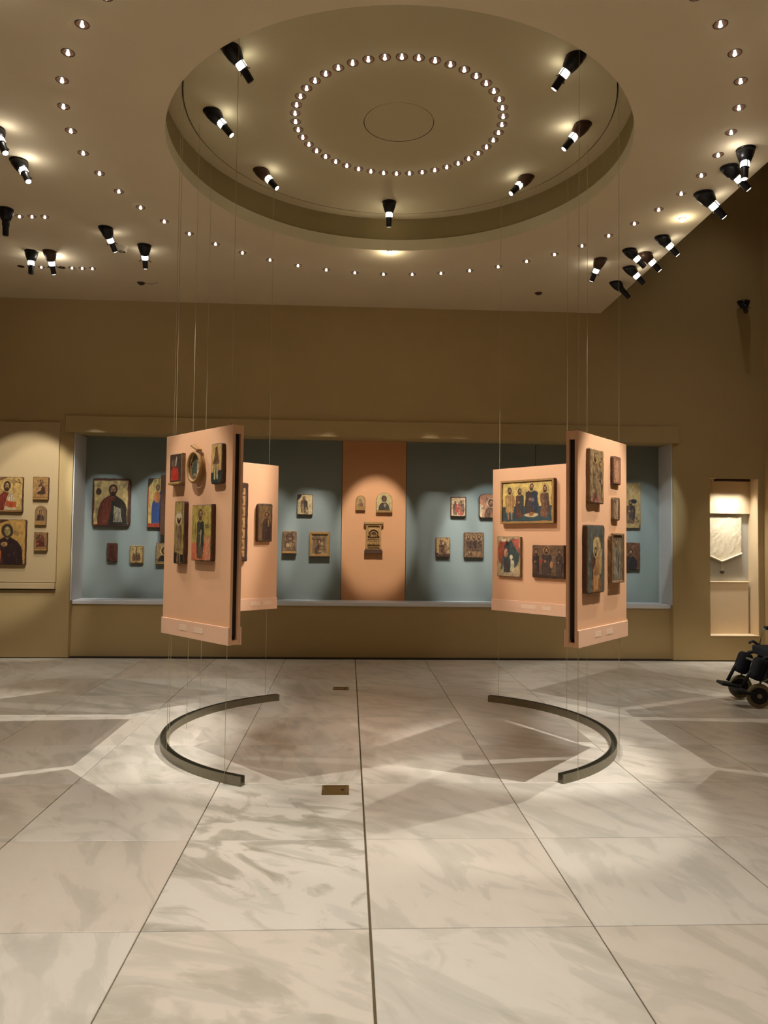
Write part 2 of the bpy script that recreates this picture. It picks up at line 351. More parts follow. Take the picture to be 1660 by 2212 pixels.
# ------------------------------------------------------------------ spotlights
def spotlight(x, y, z, aim, label, group, watt, ang, lit_head=True, tip=True, base_m='black', s=1.0, col=WARM, blend=.35, spill=0, down=0, lean=None):
    e = empty('spotlight', (x, y, z)); tag(e, label, 'spotlight', group)
    d = (Vector(aim)-Vector((x, y, z))).normalized()
    up0 = Vector((0, 0, -1))
    d2 = (d*1.0+up0*.05).normalized()
    if down: d2 = (d*.25+up0).normalized()
    if lean: d2 = Vector(lean).normalized()
    X, Y, Z = basis(d2)
    # flush canopy
    bm = bmesh.new(); lathe(bm, [(.001, -.012), (.05*s, -.013), (.071*s, -.009), (.073*s, 0)], 0, 0, 24); obj('canopy', bm, M['can'] if base_m != 'black' else M['black'], e, True)
    # skewed hood
    fr0 = (Vector((1, 0, 0)), Vector((0, 1, 0)), Vector((0, 0, 1)))
    bm = bmesh.new()
    ex = Vector((1, 0, 0)); ex = (ex-Z*ex.dot(Z)).normalized(); ey = (-Z).cross(ex)
    frh = (ex, ey, -Z)
    p1 = Z*.098*s
    def mixf(t):
        a = fr0[0].lerp(frh[0], t).normalized(); c = fr0[1].lerp(frh[1], t); c = (c-a*c.dot(a)).normalized(); return (a, c, a.cross(c))
    pts = [Vector((0, 0, -.006))+(p1*t) for t in (0, .3, .62, 1)]
    tube(bm, pts, [.070*s, .066*s, .056*s, .042*s], 20, True, [mixf(t) for t in (0, .35, .7, 1)])
    obj('hood', bm, M[base_m], e, True)
    # lamp glass and snout
    fz = (X, Y, Z)
    bm = bmesh.new(); tube(bm, [Z*.102*s, Z*.112*s, Z*.145*s, Z*.152*s], [.030*s, .034*s, .034*s, .028*s], 14, True, [fz]*4)
    obj('lamp_glass', bm, M['lens'] if lit_head else M['black'], e, True)
    bm = bmesh.new(); tube(bm, [Z*.152*s, Z*.160*s, Z*.245*s, Z*.245*s], [.034*s, .029*s, .027*s, .022*s], 14, True, [fz]*4)
    sn = obj('snout', bm, M['black'], e, False)
    bm = bmesh.new(); tube(bm, [Z*.2452*s, Z*.249*s], [.022*s, .019*s], 12, True, [fz]*2)
    obj('front_lens', bm, M['lens'] if tip else M['can'], sn)
    for sg in (1, -1):
        bm = bmesh.new(); tube(bm, [X*sg*.037*s+Z*.09*s, X*sg*.040*s+Z*.15*s, X*sg*.046*s+Z*.165*s, X*sg*.062*s+Z*.175*s], [.004*s]*4, 6)
        obj('bracket', bm, M['black'], e)
    if watt:
        spot(e, Z*.262*s, Vector(aim)-Vector((x, y, z))-Z*.262*s, watt, ang, blend, col, .015)
    if spill:   # light leaking sideways from the open back of the lamp housing
        L = bpy.data.lights.new('lamp_spill', 'POINT'); L.energy = spill; L.color = NEUT; L.shadow_soft_size = .012
        o = bpy.data.objects.new('lamp_spill', L); COL.objects.link(o); o.parent = e
        side = Vector((Z.x, Z.y, 0)).normalized(); o.location = Vector((0, 0, -.085*s)) + side*.115*s
    return e
def dpos(a, r=1.53): return CX+r*math.cos(math.radians(a)), CY+r*math.sin(math.radians(a)), HD
G = 'spotlights on the dome disc'
PP = P_PANEL
spotlight(*dpos(-145), (2.0, 7.4, 1.5), 'black spotlight at the dome edge, upper left, above the left cable', G, PP*.85, 28, True, False, spill=.12)
spotlight(*dpos(-177.5), (2.5, 6.4, 1.1), 'black spotlight on the left side of the dome disc, pale glow beside it', G, PP*.2, 33, spill=.4)
spotlight(*dpos(144.5), (3.1, 6.2, .8), 'glaring spotlight at the lower left of the dome with a bright streak on the plaster', G, 400, 38, base_m='can', spill=.4)
spotlight(*dpos(90, 1.47), (.37, 10.42, 1.72), 'short dark spotlight pointing down at the front rim of the dome, centre', G, P_NICHE*2.1, 17, True, False, blend=.5, spill=.2, down=1)
spotlight(*dpos(33.5), (-2.4, 6.0, .7), 'glaring small spotlight at the lower right of the dome disc', G, 800, 38, base_m='can', spill=.4)
spotlight(*dpos(-3), (-1.2, 6.95, 1.3), 'bright spotlight on the right side of the dome disc beside a cable', G, PP*.5, 33, base_m='can', spill=.5)
spotlight(*dpos(-38), (-1.15, 7.5, 1.5), 'big black spotlight at the dome edge, upper right, above the right cable', G, PP*.35, 28, spill=.4)
G = 'spotlights on the left part of the ceiling'
spotlight(-2.786, 6.291, HC, (-.9, 5.2, 1.5), 'black spotlight with bright bulb, left ceiling outside the ring', G, PP*.25, 24, spill=.5)
spotlight(-2.753, 5.80, HC, (-1.0, 5.0, 1.4), 'black spotlight cut off by the left photo edge', G, PP*.25, 24, spill=.3)
spotlight(-3.313, 7.249, HC, (-4.25, 9.9, 1.95), 'long dark spotlight pointing down at the left photo edge beside the row of three', G, P_LEFT*.95, 28, False, False, spill=.0, down=1)
spotlight(-2.493, 7.614, HC, (-1.6, NY, 1.8), 'dark spotlight with two bright lenses beside the smoke detector', G, P_NICHE*.6, 18, col=COOL, spill=.4)
spotlight(-2.221, 8.046, HC, (-2.6, NY, 1.75), 'small dark spotlight with glowing tip, right of the smoke detector', G, P_NICHE*.7, 18, col=COOL, spill=.2)
spotlight(-3.513, 8.314, HC, (-4.1, 9.9, 1.75), 'black spotlight above the row of eight downlights, left one of the pair', G, P_LEFT*.4, 30, True, False, spill=.4, down=1)
spotlight(-3.313, 8.298, HC, (-3.3, NY, 1.75), 'silvery lit spotlight above the row of eight downlights, right one of the pair', G, P_NICHE*.5, 18, base_m='can', col=COOL, spill=1.4)
G = 'spotlights along the right edge of the ceiling'
spotlight(3.091, 5.70, HC, (1.8, 5.0, 1.5), 'topmost spotlight at the right ceiling edge, black canopy and bright lamp', G, PP*.7, 26, spill=.5, down=1)
spotlight(3.104, 5.985, HC, (5.2, 8.6, 1.2), 'black spotlight just below the topmost one at the right ceiling edge', G, 60, 30, True, True, spill=.3, lean=(1, .1, -1.0))
spotlight(3.112, 6.458, HC, (5.3, 9.9, 1.4), 'large green-black spotlight flooding the ceiling edge with light', G, 60, 18, spill=2.2, s=1.15, lean=(1, .1, -1.0))
spotlight(3.14, 7.418, HC, (4.1, NY, 1.7), 'dark spotlight at the ceiling edge above the cluster of four', G, P_NICHE*.5, 18, col=COOL, spill=.5, lean=(1, .1, -1.0))
spotlight(2.939, 7.775, HC, (3.5, NY, 1.6), 'black spotlight of the right cluster, upper left one with dark snout', G, P_NICHE*.4, 18, True, False, col=COOL, spill=.2, lean=(1, .1, -1.0))
spotlight(3.14, 7.863, HC, (4.0, NY, 1.6), 'brightly lit spotlight of the right cluster, nearest the ceiling edge', G, P_NICHE*.6, 18, base_m='can', col=COOL, spill=.6, lean=(1, .1, -1.0))
spotlight(2.725, 8.056, HC, (1.8, NY, 1.6), 'spotlight of two glowing lamps left of the right cluster', G, P_NICHE*1.0, 18, base_m='can', col=COOL, spill=.3)
spotlight(3.129, 8.277, HC, (3.8, NY, 1.7), 'black spotlight of the right cluster, lower one beside the thick cable', G, P_NICHE*.4, 18, True, False, col=COOL, spill=.15, lean=(1, .1, -1.0))
spotlight(3.144, 8.765, HC, (4.4, NY, 1.8), 'unlit black spotlight, lowest at the right ceiling edge', G, 0, 26, False, False, lean=(1, .1, -1.0))
# unseen lamps; all but the corner one added to light floor, panel, void
G = 'spotlights behind the viewer'
for x, y, ax, ay, az, wt, lb in ((-2.13, 4.13, -1.03, 5.14, 1.32, PP*.72, 'black spotlight just outside the upper left corner, aimed at the near left panel'), (2.80, 4.15, 1.78, 5.13, 1.4, PP*1.35, 'added out-of-frame spotlight aimed at the face of the near right panel'), (-2.1, 1.4, -2.3, 2.9, 0, 360, 'added out-of-frame spotlight brightening the near left floor'), (1.9, 1.0, 1.3, 2.4, 0, 190, 'added out-of-frame spotlight brightening the near right floor')):
    spotlight(x, y, HC, (ax, ay, az), lb, G, wt, 25 if az else 84, blend=.5 if az else 1)
spotlight(4.6, 6.6, HV, (4.6, 8.6, 1.0), 'added out-of-frame fill spotlight, high in the void on the right', G, 90, 70, blend=1)  # added to lift the dark void; no lamp known there
spotlight(4.6, 8.6, HV, (5.2, 9.8, 1.0), 'added out-of-frame fill spotlight, at the rear of the void on the right', G, 30, 80, blend=1)  # second added fill, for the rear of the void
tag(spotlight(5.30, 9.86, 4.86, (5.1, 9.3, 4.3), 'dark unlit spotlight with bracket high on the right end of the back wall', None, 0, 20, False, False, s=1.15), None)

def glow_puck(x, y, z, label, watt):  # added glowing pucks standing in for hot spots of light; no fixture there
    e = empty('added_glow_puck', (x, y, z)); tag(e, label, 'added glow')
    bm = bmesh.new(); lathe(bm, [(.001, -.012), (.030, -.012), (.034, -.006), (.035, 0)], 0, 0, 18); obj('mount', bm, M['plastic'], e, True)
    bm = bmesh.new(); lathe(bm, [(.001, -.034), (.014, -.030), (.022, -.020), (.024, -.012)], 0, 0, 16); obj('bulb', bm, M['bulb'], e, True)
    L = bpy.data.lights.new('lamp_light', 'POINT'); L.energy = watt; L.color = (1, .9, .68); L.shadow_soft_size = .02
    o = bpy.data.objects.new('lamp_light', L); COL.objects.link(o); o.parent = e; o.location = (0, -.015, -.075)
glow_puck(.40, CY+1.885, HC, 'added puck for the hot spot of light on the front rim of the dome', 2.4)
glow_puck(3.156, 6.976, HC, 'added puck for a hot spot of light between two spotlights of the right edge', 1.2)

# smoke detector and sensors
e = empty('smoke_detector', (-2.472, 8.104, HC)); tag(e, 'round white smoke detector on the left ceiling between two spotlights', 'smoke detector')
bm = bmesh.new(); lathe(bm, [(.001, -.004), (.062, -.004), (.064, 0)], 0, 0, 24); obj('base', bm, M['plastic'], e, True)
bm = bmesh.new(); lathe(bm, [(.001, -.055), (.040, -.054), (.052, -.046), (.054, -.004)], 0, 0, 24); obj('cover', bm, M['plastic'], e, True)
bm = bmesh.new(); lathe(bm, [(.020, -.0555), (.030, -.0562), (.034, -.0550)], 0, 0, 20); obj('vent_ring', bm, M['dark'], e, True)
for (x, y), lab in zip(odd, ('small dark ceiling sensor with a thin wire near the left back wall', 'small dark round ceiling sensor near the right back wall')):
    e = empty('ceiling_sensor', (x, y, HC)); tag(e, lab, 'sensor')
    bm = bmesh.new(); lathe(bm, [(.001, -.022), (.03, -.020), (.045, -.004), (.05, 0)], 0, 0, 18); obj('cover', bm, M['can'], e, True)
    bm = bmesh.new(); lathe(bm, [(.001, -.027), (.010, -.025), (.012, -.020)], 0, 0, 12); obj('eye', bm, M['black'], e, True)
    if x < 0:
        bm = bmesh.new(); tube(bm, [(.04, 0, -.004), (.12, .0, -.012), (.19, -.02, -.006), (.22, -.05, -.003)], [.002]*4, 6); obj('wire', bm, M['dark'], e)

# ------------------------------------------------------------------ floor rails
def rail(cx, a0, a1, label):
    R = 1.465; cy = 6.15; hw = .024
    prof = [(-hw, 0), (-hw, .060), (-hw+.006, .060), (-hw+.006, .014), (hw-.006, .014), (hw-.006, .060), (hw, .060), (hw, 0)]
    bm = bmesh.new(); N = 64; rings = []
    for k in range(N+1):
        a = math.radians(a0+(a1-a0)*k/N)
        rings.append([bm.verts.new((cx+(R+p)*math.cos(a), cy+(R+p)*math.sin(a), z)) for p, z in prof])
    for u, v in zip(rings, rings[1:]):
        for i in range(8): bm.faces.new((u[i], u[(i+1) % 8], v[(i+1) % 8], v[i]))
    bm.faces.new(rings[0]); bm.faces.new(rings[-1][::-1])
    o = obj('floor_rail', bm, M['steel']); tag(o, label, 'rail', 'curved floor rails'); return o
aL0 = math.degrees(math.atan2(4.87-6.15, -.68-.05)); 
rail(.05, 180-61, 180+61.5, 'curved grey metal floor rail under the left pair of hanging panels')
rail(.64, -59, 59, 'curved grey metal floor rail under the right pair of hanging panels')
for (xa, ya), (xb, yb), lab in (((697, 1698), (754, 1717), 'brass floor outlet plate nearer the viewer, between the rails'), ((720, 1485), (754, 1491), 'dark floor outlet plate farther back, left of the middle joint')):
    P, Q = on_z(xa, ya, 0), on_z(xb, yb, 0); x0, x1 = P.x, Q.x; y0, y1 = min(P.y, Q.y), max(P.y, Q.y)
    e = empty('floor_outlet', ((x0+x1)/2, (y0+y1)/2, 0)); tag(e, lab, 'floor outlet', 'floor outlets'); hx, hy = (x1-x0)/2, (y1-y0)/2
    bm = bmesh.new(); box(bm, -hx, hx, -hy, -hy+.014, 0, .006); box(bm, -hx, hx, hy-.014, hy, 0, .006); box(bm, -hx, -hx+.014, -hy+.014, hy-.014, 0, .006); box(bm, hx-.014, hx, -hy+.014, hy-.014, 0, .006)
    obj('frame', bm, M['brass'], e)
    o = boxo('lid', -hx+.016, hx-.016, -hy+.016, hy-.016, 0, .004, M['brass'], e, .001)
    boxo('latch', hx-.05, hx-.03, -.012, .012, .004, .006, M['dark'], o)

# ------------------------------------------------------------------ painting by code
class Paint:
    def __init__(s, w, h, bg, seed=0):
        s.rng = np.random.RandomState(seed); s.w, s.h = w, h
        u, v = np.meshgrid((np.arange(w)+.5)/w, (np.arange(h)+.5)/h); s.a = h/w
        n1, n2 = s.noise(5), s.noise(5)
        s.u, s.v = u+(n1-.5)*.035, v+(n2-.5)*.03
        s.c = np.ones((h, w, 3))*np.array(bg)/255.
        s.H = np.zeros((h, w))
    def noise(s, n, octs=2):
        out = np.zeros((s.h, s.w)); t = 0
        for o in range(octs):
            k = n*2**o; g = s.rng.rand(k+2, k+2); y = np.linspace(0, k, s.h); x = np.linspace(0, k, s.w)
            yi, xi = y.astype(int), x.astype(int); fy, fx = (y-yi)[:, None], (x-xi)[None]
            fy, fx = fy*fy*(3-2*fy), fx*fx*(3-2*fx)
            out += (g[yi][:, xi]*(1-fy)*(1-fx)+g[yi+1][:, xi]*fy*(1-fx)+g[yi][:, xi+1]*(1-fy)*fx+g[yi+1][:, xi+1]*fy*fx)/2**o; t += 1/2**o
        return out/t
    def put(s, m, col, a=1):
        m = np.clip(m, 0, 1)[..., None]*a; s.c = s.c*(1-m)+np.array(col)/255.*m
    def ell(s, x, y, rx, ry, col, a=1, hard=9):
        d = np.sqrt(((s.u-x)/rx)**2+((s.v-y)/ry)**2); s.put((1-d)*hard+.5, col, a); return s
    def ring(s, x, y, r, w, col, a=1):
        d = np.abs(np.hypot((s.u-x), (s.v-y)*s.a)-r); s.put((w-d)/w*2, col, a); return s
    def poly(s, pts, col, a=1):
        x, y = s.u, s.v; ins = np.zeros(x.shape, bool); n = len(pts)
        for i in range(n):
            x1, y1 = pts[i]; x2, y2 = pts[(i+1) % n]
            if y1 == y2: continue
            c = ((y1 > y) != (y2 > y)) & (x < (x2-x1)*(y-y1)/(y2-y1)+x1); ins ^= c
        s.put(ins.astype(float), col, a); return s
    def line(s, pts, w, col, a=1):
        for (x1, y1), (x2, y2) in zip(pts, pts[1:]):
            dx, dy = x2-x1, (y2-y1)*s.a; L = dx*dx+dy*dy+1e-9
            t = np.clip(((s.u-x1)*dx+(s.v-y1)*s.a*dy)/L, 0, 1)
            d = np.hypot(s.u-x1-t*dx, (s.v-y1)*s.a-t*dy); s.put((w-d)/w*2.2, col, a)
        return s
    def border(s, b, col, a=1):
        by = b/s.a; d = np.minimum(np.minimum(s.u, 1-s.u)/b, np.minimum(s.v, 1-s.v)/by); s.put((1-d)*12, col, a); return s
    def wear(s, amt=.3, dark=(50, 32, 18), n=7):
        k = s.noise(n, 3); s.put((k-.62)*8, dark, amt); k = s.noise(n+3, 3); s.put((k-.64)*8, (190, 160, 110), amt*.6)
        s.c *= (.80+.4*s.noise(14, 3))[..., None]; return s
    # figures
    def head(s, x, y, r, skin=(176, 124, 76), hair=(52, 28, 16), halo=(214, 172, 84), beard=True, hood=None):
        A = s.a
        if halo is not None: s.ell(x, y, r*1.75, r*1.75/A, halo, .9); s.ring(x, y, r*1.75, r*.07, (120, 76, 36), .8)
        if hood is not None: s.ell(x, y, r*1.18, r*1.38/A, hood)
        else: s.ell(x, y+r*.05/A, r*.98, r*1.32/A, hair); s.ell(x, y-r*.7/A, r*.78, r*.75/A, hair)
        s.ell(x, y-r*.08/A, r*.64, r*1.0/A, tuple(int(v*.72) for v in skin), 1); s.ell(x+r*.08, y-r*.0/A, r*.50, r*.82/A, skin, 1); s.ell(x+r*.05, y+r*.45/A, r*.30, r*.22/A, tuple(min(255, int(v*1.18)) for v in skin), .7)
        if beard: s.ell(x, y-r*.72/A, r*.48, r*.44/A, hair, .9)
        s.line([(x-r*.42, y+r*.16/A), (x-r*.14, y+r*.18/A)], r*.09, (46, 24, 12)); s.line([(x+r*.14, y+r*.18/A), (x+r*.42, y+r*.16/A)], r*.09, (46, 24, 12))
        s.line([(x, y+r*.10/A), (x-r*.05, y-r*.24/A)], r*.07, (120, 74, 40)); s.line([(x-r*.16, y-r*.46/A), (x+r*.16, y-r*.46/A)], r*.07, (110, 40, 24))
        return s
    def bust(s, x, hy, r, robe, over, **k):
        A = s.a; sy = hy-r*1.25/A; bw = k.pop('bw', r*2.5)
        dk = tuple(int(v*.55) for v in robe); lt = tuple(min(255, int(v*1.45+22)) for v in robe); lt2 = tuple(min(255, int(v*1.5+26)) for v in over)
        L = [(-1.0, -9), (-.97, -3.4), (-.86, -1.9), (-.62, -.85), (-.34, -.30), (-.18, .10)]
        s.poly([(x+a*bw, sy+b*r/A if b > -9 else -.05) for a, b in L]+[(x-a*bw, sy+b*r/A if b > -9 else -.05) for a, b in L[::-1]], robe)
        s.poly([(x+.18*bw, sy+.05*r/A), (x+.34*bw, sy-.30*r/A), (x+.62*bw, sy-.85*r/A), (x+.86*bw, sy-1.9*r/A), (x+.97*bw, sy-3.4*r/A), (x+bw, -.05), (x-.35*bw, -.05), (x-.1*bw, sy-3.0*r/A), (x+.15*bw, sy-1.2*r/A)], over)
        for i in range(5):
            t = i/4; s.line([(x-bw*(.55-.35*t), sy-r*(.9-.5*t)/A), (x-bw*(.75-.45*t), sy-r*2.2/A), (x-bw*(.70-.5*t), max(.02, sy-r*4.2/A))], r*.055, lt if i % 2 else dk, .6)
            s.line([(x+bw*(.25+.4*t), sy-r*(.5+.9*t)/A), (x+bw*(.15+.55*t), sy-r*2.4/A), (x+bw*(.0+.7*t), max(.02, sy-r*4.4/A))], r*.055, lt2 if i % 2 else (24, 18, 14), .5)
        skn = k.get('skin', (176, 124, 76)); s.poly([(x-r*.34, sy+r*.7/A), (x+r*.34, sy+r*.7/A), (x+r*.5, sy-r*.05/A), (x, sy-r*.5/A), (x-r*.5, sy-r*.05/A)], tuple(int(v*.85) for v in skn))
        return s.head(x, hy, r, **k)
    def stand(s, x, y0, y1, w, robe, over, face=(170, 120, 74), halo=(216, 176, 90), legs=False, **k):
        A = s.a; H = y1-y0; r = min(w*.30, H*A*.085); hy = y1-r*1.2/A; sh = hy-r*1.4/A
        if legs:
            for sx in (-.22, .22): s.line([(x+sx*w*.6, y0+H*.35), (x+sx*w*.7, y0)], w*.09, face)
            y0r = y0+H*.22
        else: y0r = y0
        s.poly([(x-w*.34, y0r), (x-w*.44, y0r+H*.35), (x-w*.40, sh-r*.5/A), (x-r*.6, sh+r*.3/A), (x+r*.6, sh+r*.3/A), (x+w*.40, sh-r*.5/A), (x+w*.46, y0r+H*.3), (x+w*.30, y0r)], robe)
        s.poly([(x, sh), (x+w*.40, sh-r*.5/A), (x+w*.46, y0r+H*.3), (x+w*.34, y0r+H*.12), (x-w*.12, y0r+H*.30), (x-w*.1, y0r+H*.5)], over)
        for i in range(3): s.line([(x-w*.2+i*w*.17, y0r+H*.55), (x-w*.25+i*w*.2, y0r+H*.05)], w*.025, tuple(min(255, int(v*1.4+22)) for v in robe), .6)
        s.ell(x-w*.12, y0r+H*.52, w*.08, w*.08/A, face)
        return s.head(x, hy, r, halo=halo, **k)
    def relief(s, amp, n=9): s.H = (s.noise(n, 3)-.5)*amp + (s.c.mean(2)-.4)*amp*.6; return s

GOLD = (196, 156, 78); GOLD2 = (176, 132, 58); OCH = (168, 126, 66); DKB = (58, 34, 20); RED = (150, 44, 22); BLU = (40, 62, 110); GRN = (62, 70, 50)

class Plane:
    def __init__(s, A, B, t=0):            # A left end, B right end as seen from in front (x, y)
        s.A = Vector((*A, 0)); s.B = Vector((*B, 0)); s.d = (s.B-s.A).normalized(); s.n = Vector((s.d.y, -s.d.x, 0)); s.rz = math.atan2(s.d.y, s.d.x)
    def hit(s, x, y, t):
        d = ray(x, y); C = Vector((0, 0, CH)); P = s.A+s.n*t
        k = (P-C).dot(s.n)/d.dot(s.n); h = C+d*k; return (h-s.A).dot(s.d), h.z
    def rect(s, xl, xr, yt, yb, t):
        xm, ym = (xl+xr)/2, (yt+yb)/2
        u0, _ = s.hit(xl, ym, t); u1, _ = s.hit(xr, ym, t); _, z1 = s.hit(xm, yt, t); _, z0 = s.hit(xm, yb, t)
        return u0, u1, z0, z1

def outline(w, h, kind, r, rng, wob):
    pts = []
    if kind == 'oval':
        pts = [(w/2*math.cos(a), h/2*math.sin(a)) for a in np.linspace(0, 2*math.pi, 40, endpoint=False)]
    elif kind == 'arch':
        rr = w/2
        pts = [(-w/2, -h/2), (w/2, -h/2), (w/2, h/2-rr)]+[(rr*math.cos(a), h/2-rr+rr*math.sin(a)) for a in np.linspace(0, math.pi, 16)[1:-1]]+[(-w/2, h/2-rr)]
    else:
        rr = [r*rng.uniform(.3, 1.6) for _ in range(4)]; cs = [(1, -1), (1, 1), (-1, 1), (-1, -1)]
        for (sx, sy), q, a0 in zip(cs, rr, (-90, 0, 90, 180)):
            for k in range(4):
                a = math.radians(a0+30*k); pts.append((sx*(w/2-q)+q*math.cos(a), sy*(h/2-q)+q*math.sin(a)))
        dense = []
        for i in range(len(pts)):
            p, q = pts[i], pts[(i+1) % len(pts)]; L = math.hypot(q[0]-p[0], q[1]-p[1]); nn = max(1, int(L/.035))
            for k in range(nn): dense.append((p[0]+(q[0]-p[0])*k/nn, p[1]+(q[1]-p[1])*k/nn))
        pts = [(x+rng.uniform(-wob, wob), y+rng.uniform(-wob, wob)) for x, y in dense]
    return pts
def inside(P, pts):
    x, y = P[:, 0], P[:, 1]; ins = np.zeros(len(P), bool)
    for i in range(len(pts)):
        x1, y1 = pts[i]; x2, y2 = pts[(i+1) % len(pts)]
        if y1 == y2: continue
        ins ^= ((y1 > y) != (y2 > y)) & (x < (x2-x1)*(y-y1)/(y2-y1)+x1)
    return ins
ICONS = 0
def icon(pl, px, t, label, draw, kind='rect', wood='wood', margin=.006, r=.012, frame=None, ledge=0, group=None, wob=.0018, relief=0, side=0, off=0, tilt=0):
    """board + painting; px = (left, right, top, bottom) of its front face in the photograph"""
    global ICONS; ICONS += 1
    u0, u1, z0, z1 = pl.rect(*px, t+off); w, h = abs(u1-u0), z1-z0
    c = pl.A+pl.d*((u0+u1)/2)+pl.n*off; c.z = (z0+z1)/2
    e = empty('icon_painting', c, pl.rz); tag(e, label, 'icon', group)
    e.rotation_euler = (0, tilt, pl.rz)
    rng = random.Random(ICONS)
    pts = outline(w, h, kind, r, rng, wob)
    # board: local x right, y = depth (front is -t), z up
    bm = bmesh.new(); bvl = .004
    f0 = [bm.verts.new((x, 0, z)) for x, z in pts]; f1 = [bm.verts.new((x, -t+bvl, z)) for x, z in pts]
    sc = 1-2*bvl/min(w, h); f2 = [bm.verts.new((x*sc, -t, z*sc)) for x, z in pts]; n_ = len(pts)
    for a, b_ in ((f0, f1), (f1, f2)):
        for k in range(n_): bm.faces.new((a[k], a[(k+1) % n_], b_[(k+1) % n_], b_[k]))
    bm.faces.new(f0[::-1]); bm.faces.new(f2)
    obj('board', bm, M[wood], e)
    # painting grid
    pw, ph = w-2*margin, h-2*margin-ledge
    gw = int(max(30, min(110, abs(px[1]-px[0])*1.25))); gh = int(max(36, min(140, gw*ph/pw)))
    if w*1.0 < .16*1 and gw > 60: gw = 60
    P = Paint(gw, gh, GOLD, ICONS*7); draw(P)
    if relief: P.relief(relief)
    g_ = P.c.mean(2, keepdims=True); P.c = np.clip((P.c*.86+g_*.14)*.92, 0, 1)
    xs = np.linspace(-pw/2, pw/2, gw+1); zs = np.linspace(-ph/2+ledge/2, ph/2+ledge/2, gh+1)
    # vertex colours: cell centres resampled to corners
    cpad = np.pad(P.c, ((0, 1), (0, 1), (0, 0)), 'edge'); hp = np.pad(P.H, ((0, 1), (0, 1)), 'edge')
    GX, GZ = np.meshgrid(xs, zs)
    co = np.stack([GX, np.full_like(GX, -t-.0012)-hp*1.0, GZ], -1).reshape(-1, 3)
    idx = np.arange((gw+1)*(gh+1)).reshape(gh+1, gw+1)
    q = np.stack([idx[:-1, :-1], idx[:-1, 1:], idx[1:, 1:], idx[1:, :-1]], -1).reshape(-1, 4)
    ctr = co[q][:, :, [0, 2]].mean(1); shr = [(x*(1-2.2*margin/w), z*(1-2.2*margin/h)) for x, z in pts]
    q = q[inside(ctr, shr)]
    me = bpy.data.meshes.new('painting'); me.vertices.add(len(co)); me.vertices.foreach_set('co', co.ravel())
    me.loops.add(q.size); me.loops.foreach_set('vertex_index', q.ravel().astype(np.int32))
    me.polygons.add(len(q)); me.polygons.foreach_set('loop_start', np.arange(0, q.size, 4, dtype=np.int32))
    me.update(calc_edges=True); me.validate()
    cl = cpad.reshape(-1, 3); L = np.where(cl > .04045, ((cl+.055)/1.055)**2.4, cl/12.92)
    if len(me.vertices) == len(L):
        at = me.color_attributes.new('Col', 'FLOAT_COLOR', 'POINT'); at.data.foreach_set('color', np.c_[L, np.ones(len(L))].ravel())
    me.materials.append(M['paint'])
    link('painting', me, None, e)
    if frame:
        fwid, fh, fm = frame
        bm = bmesh.new()
        for x0, x1, zz0, zz1 in ((-w/2, w/2, h/2-fwid, h/2), (-w/2, w/2, -h/2, -h/2+fwid), (-w/2, -w/2+fwid, -h/2+fwid, h/2-fwid), (w/2-fwid, w/2, -h/2+fwid, h/2-fwid)):
            box(bm, x0, x1, -t-fh, -t, zz0, zz1)
        bevel(bm, .002); obj('frame', bm, M[fm], e)
    if ledge:
        boxo('ledge', -w/2+.003, w/2-.003, -t-.014, -t+.002, -h/2+.003, -h/2+ledge, M['woodg'], e, .003)
    return e, w, h

PW = Plane((-7, 9.935), (3, 9.935)); PN = Plane((-7, NY), (6, NY))
# --- paintings on the left wall
def d1(p): p.c[:] = np.array(GOLD)/255; p.poly([(0, 1), (0, .82), (.3, .93), (.5, 1)], (90, 52, 26), .7).line([(.75, .9), (.95, .82), (.85, .95)], .02, (90, 50, 24)); p.bust(.46, .74, .13, (132, 40, 22), (190, 164, 118), skin=(186, 140, 84)); p.poly([(.42, .12), (.44, .3), (.82, .26), (.8, .08)], (196, 78, 28)).wear(.3)
icon(PW, (-14, 49, 1030, 1106), 0.036, 'large gold icon of a bearded figure in red holding a red book, upper left wall', d1, ledge=.02)
def d2(p): p.c[:] = np.array((170, 122, 58))/255; p.head(.55, .78, .11, beard=False, halo=None); p.poly([(.3, .2), (.36, .62), (.55, .68), (.8, .5), (.85, .2)], (84, 36, 20)).poly([(.36, .5), (.6, .58), (.5, .3), (.3, .28)], (176, 140, 84)).ell(.55, .2, .3, .06, (70, 40, 24)).wear(.35)
icon(PW, (71, 105, 1030, 1080), 0.028, 'small ochre icon on the left wall, topmost of the column of three', d2, ledge=.03)
def d3(p): p.c[:] = np.array((148, 112, 66))/255; p.bust(.5, .62, .16, (62, 36, 24), (100, 72, 44), hood=(62, 36, 24), beard=False).wear(.4)
icon(PW, (75, 100, 1092, 1135), 0.024, 'small arched icon on the left wall, middle of the column of three', d3, kind='arch', wood='woodr', ledge=.05, margin=.014)
def d4(p): p.c[:] = np.array((150, 106, 56))/255; p.ell(.5, .55, .34, .36, (120, 66, 34)).head(.5, .75, .12, halo=None, hood=(100, 50, 26), beard=False).poly([(.15, .1), (.2, .42), (.5, .6), (.8, .4), (.9, .1)], (92, 40, 24)).ell(.3, .28, .12, .06, (190, 70, 30)).wear(.4)
icon(PW, (73, 102, 1150, 1190), 0.028, 'small red-brown icon on the left wall, lowest of the column of three', d4, ledge=.03)
def d5(p): p.c[:] = np.array((190, 142, 62))/255; p.poly([(0, .9), (0, 1), (.6, 1), (.35, .93)], (80, 40, 20)); p.bust(.5, .76, .14, (52, 24, 20), (44, 22, 20), skin=(166, 142, 76), hood=(60, 40, 26), halo=None, beard=False, bw=.46); p.poly([(.02, .05), (.05, .5), (.35, .3), (.32, .02)], (196, 88, 24)).ell(.42, .46, .10, .05, (176, 130, 74)).wear(.3)
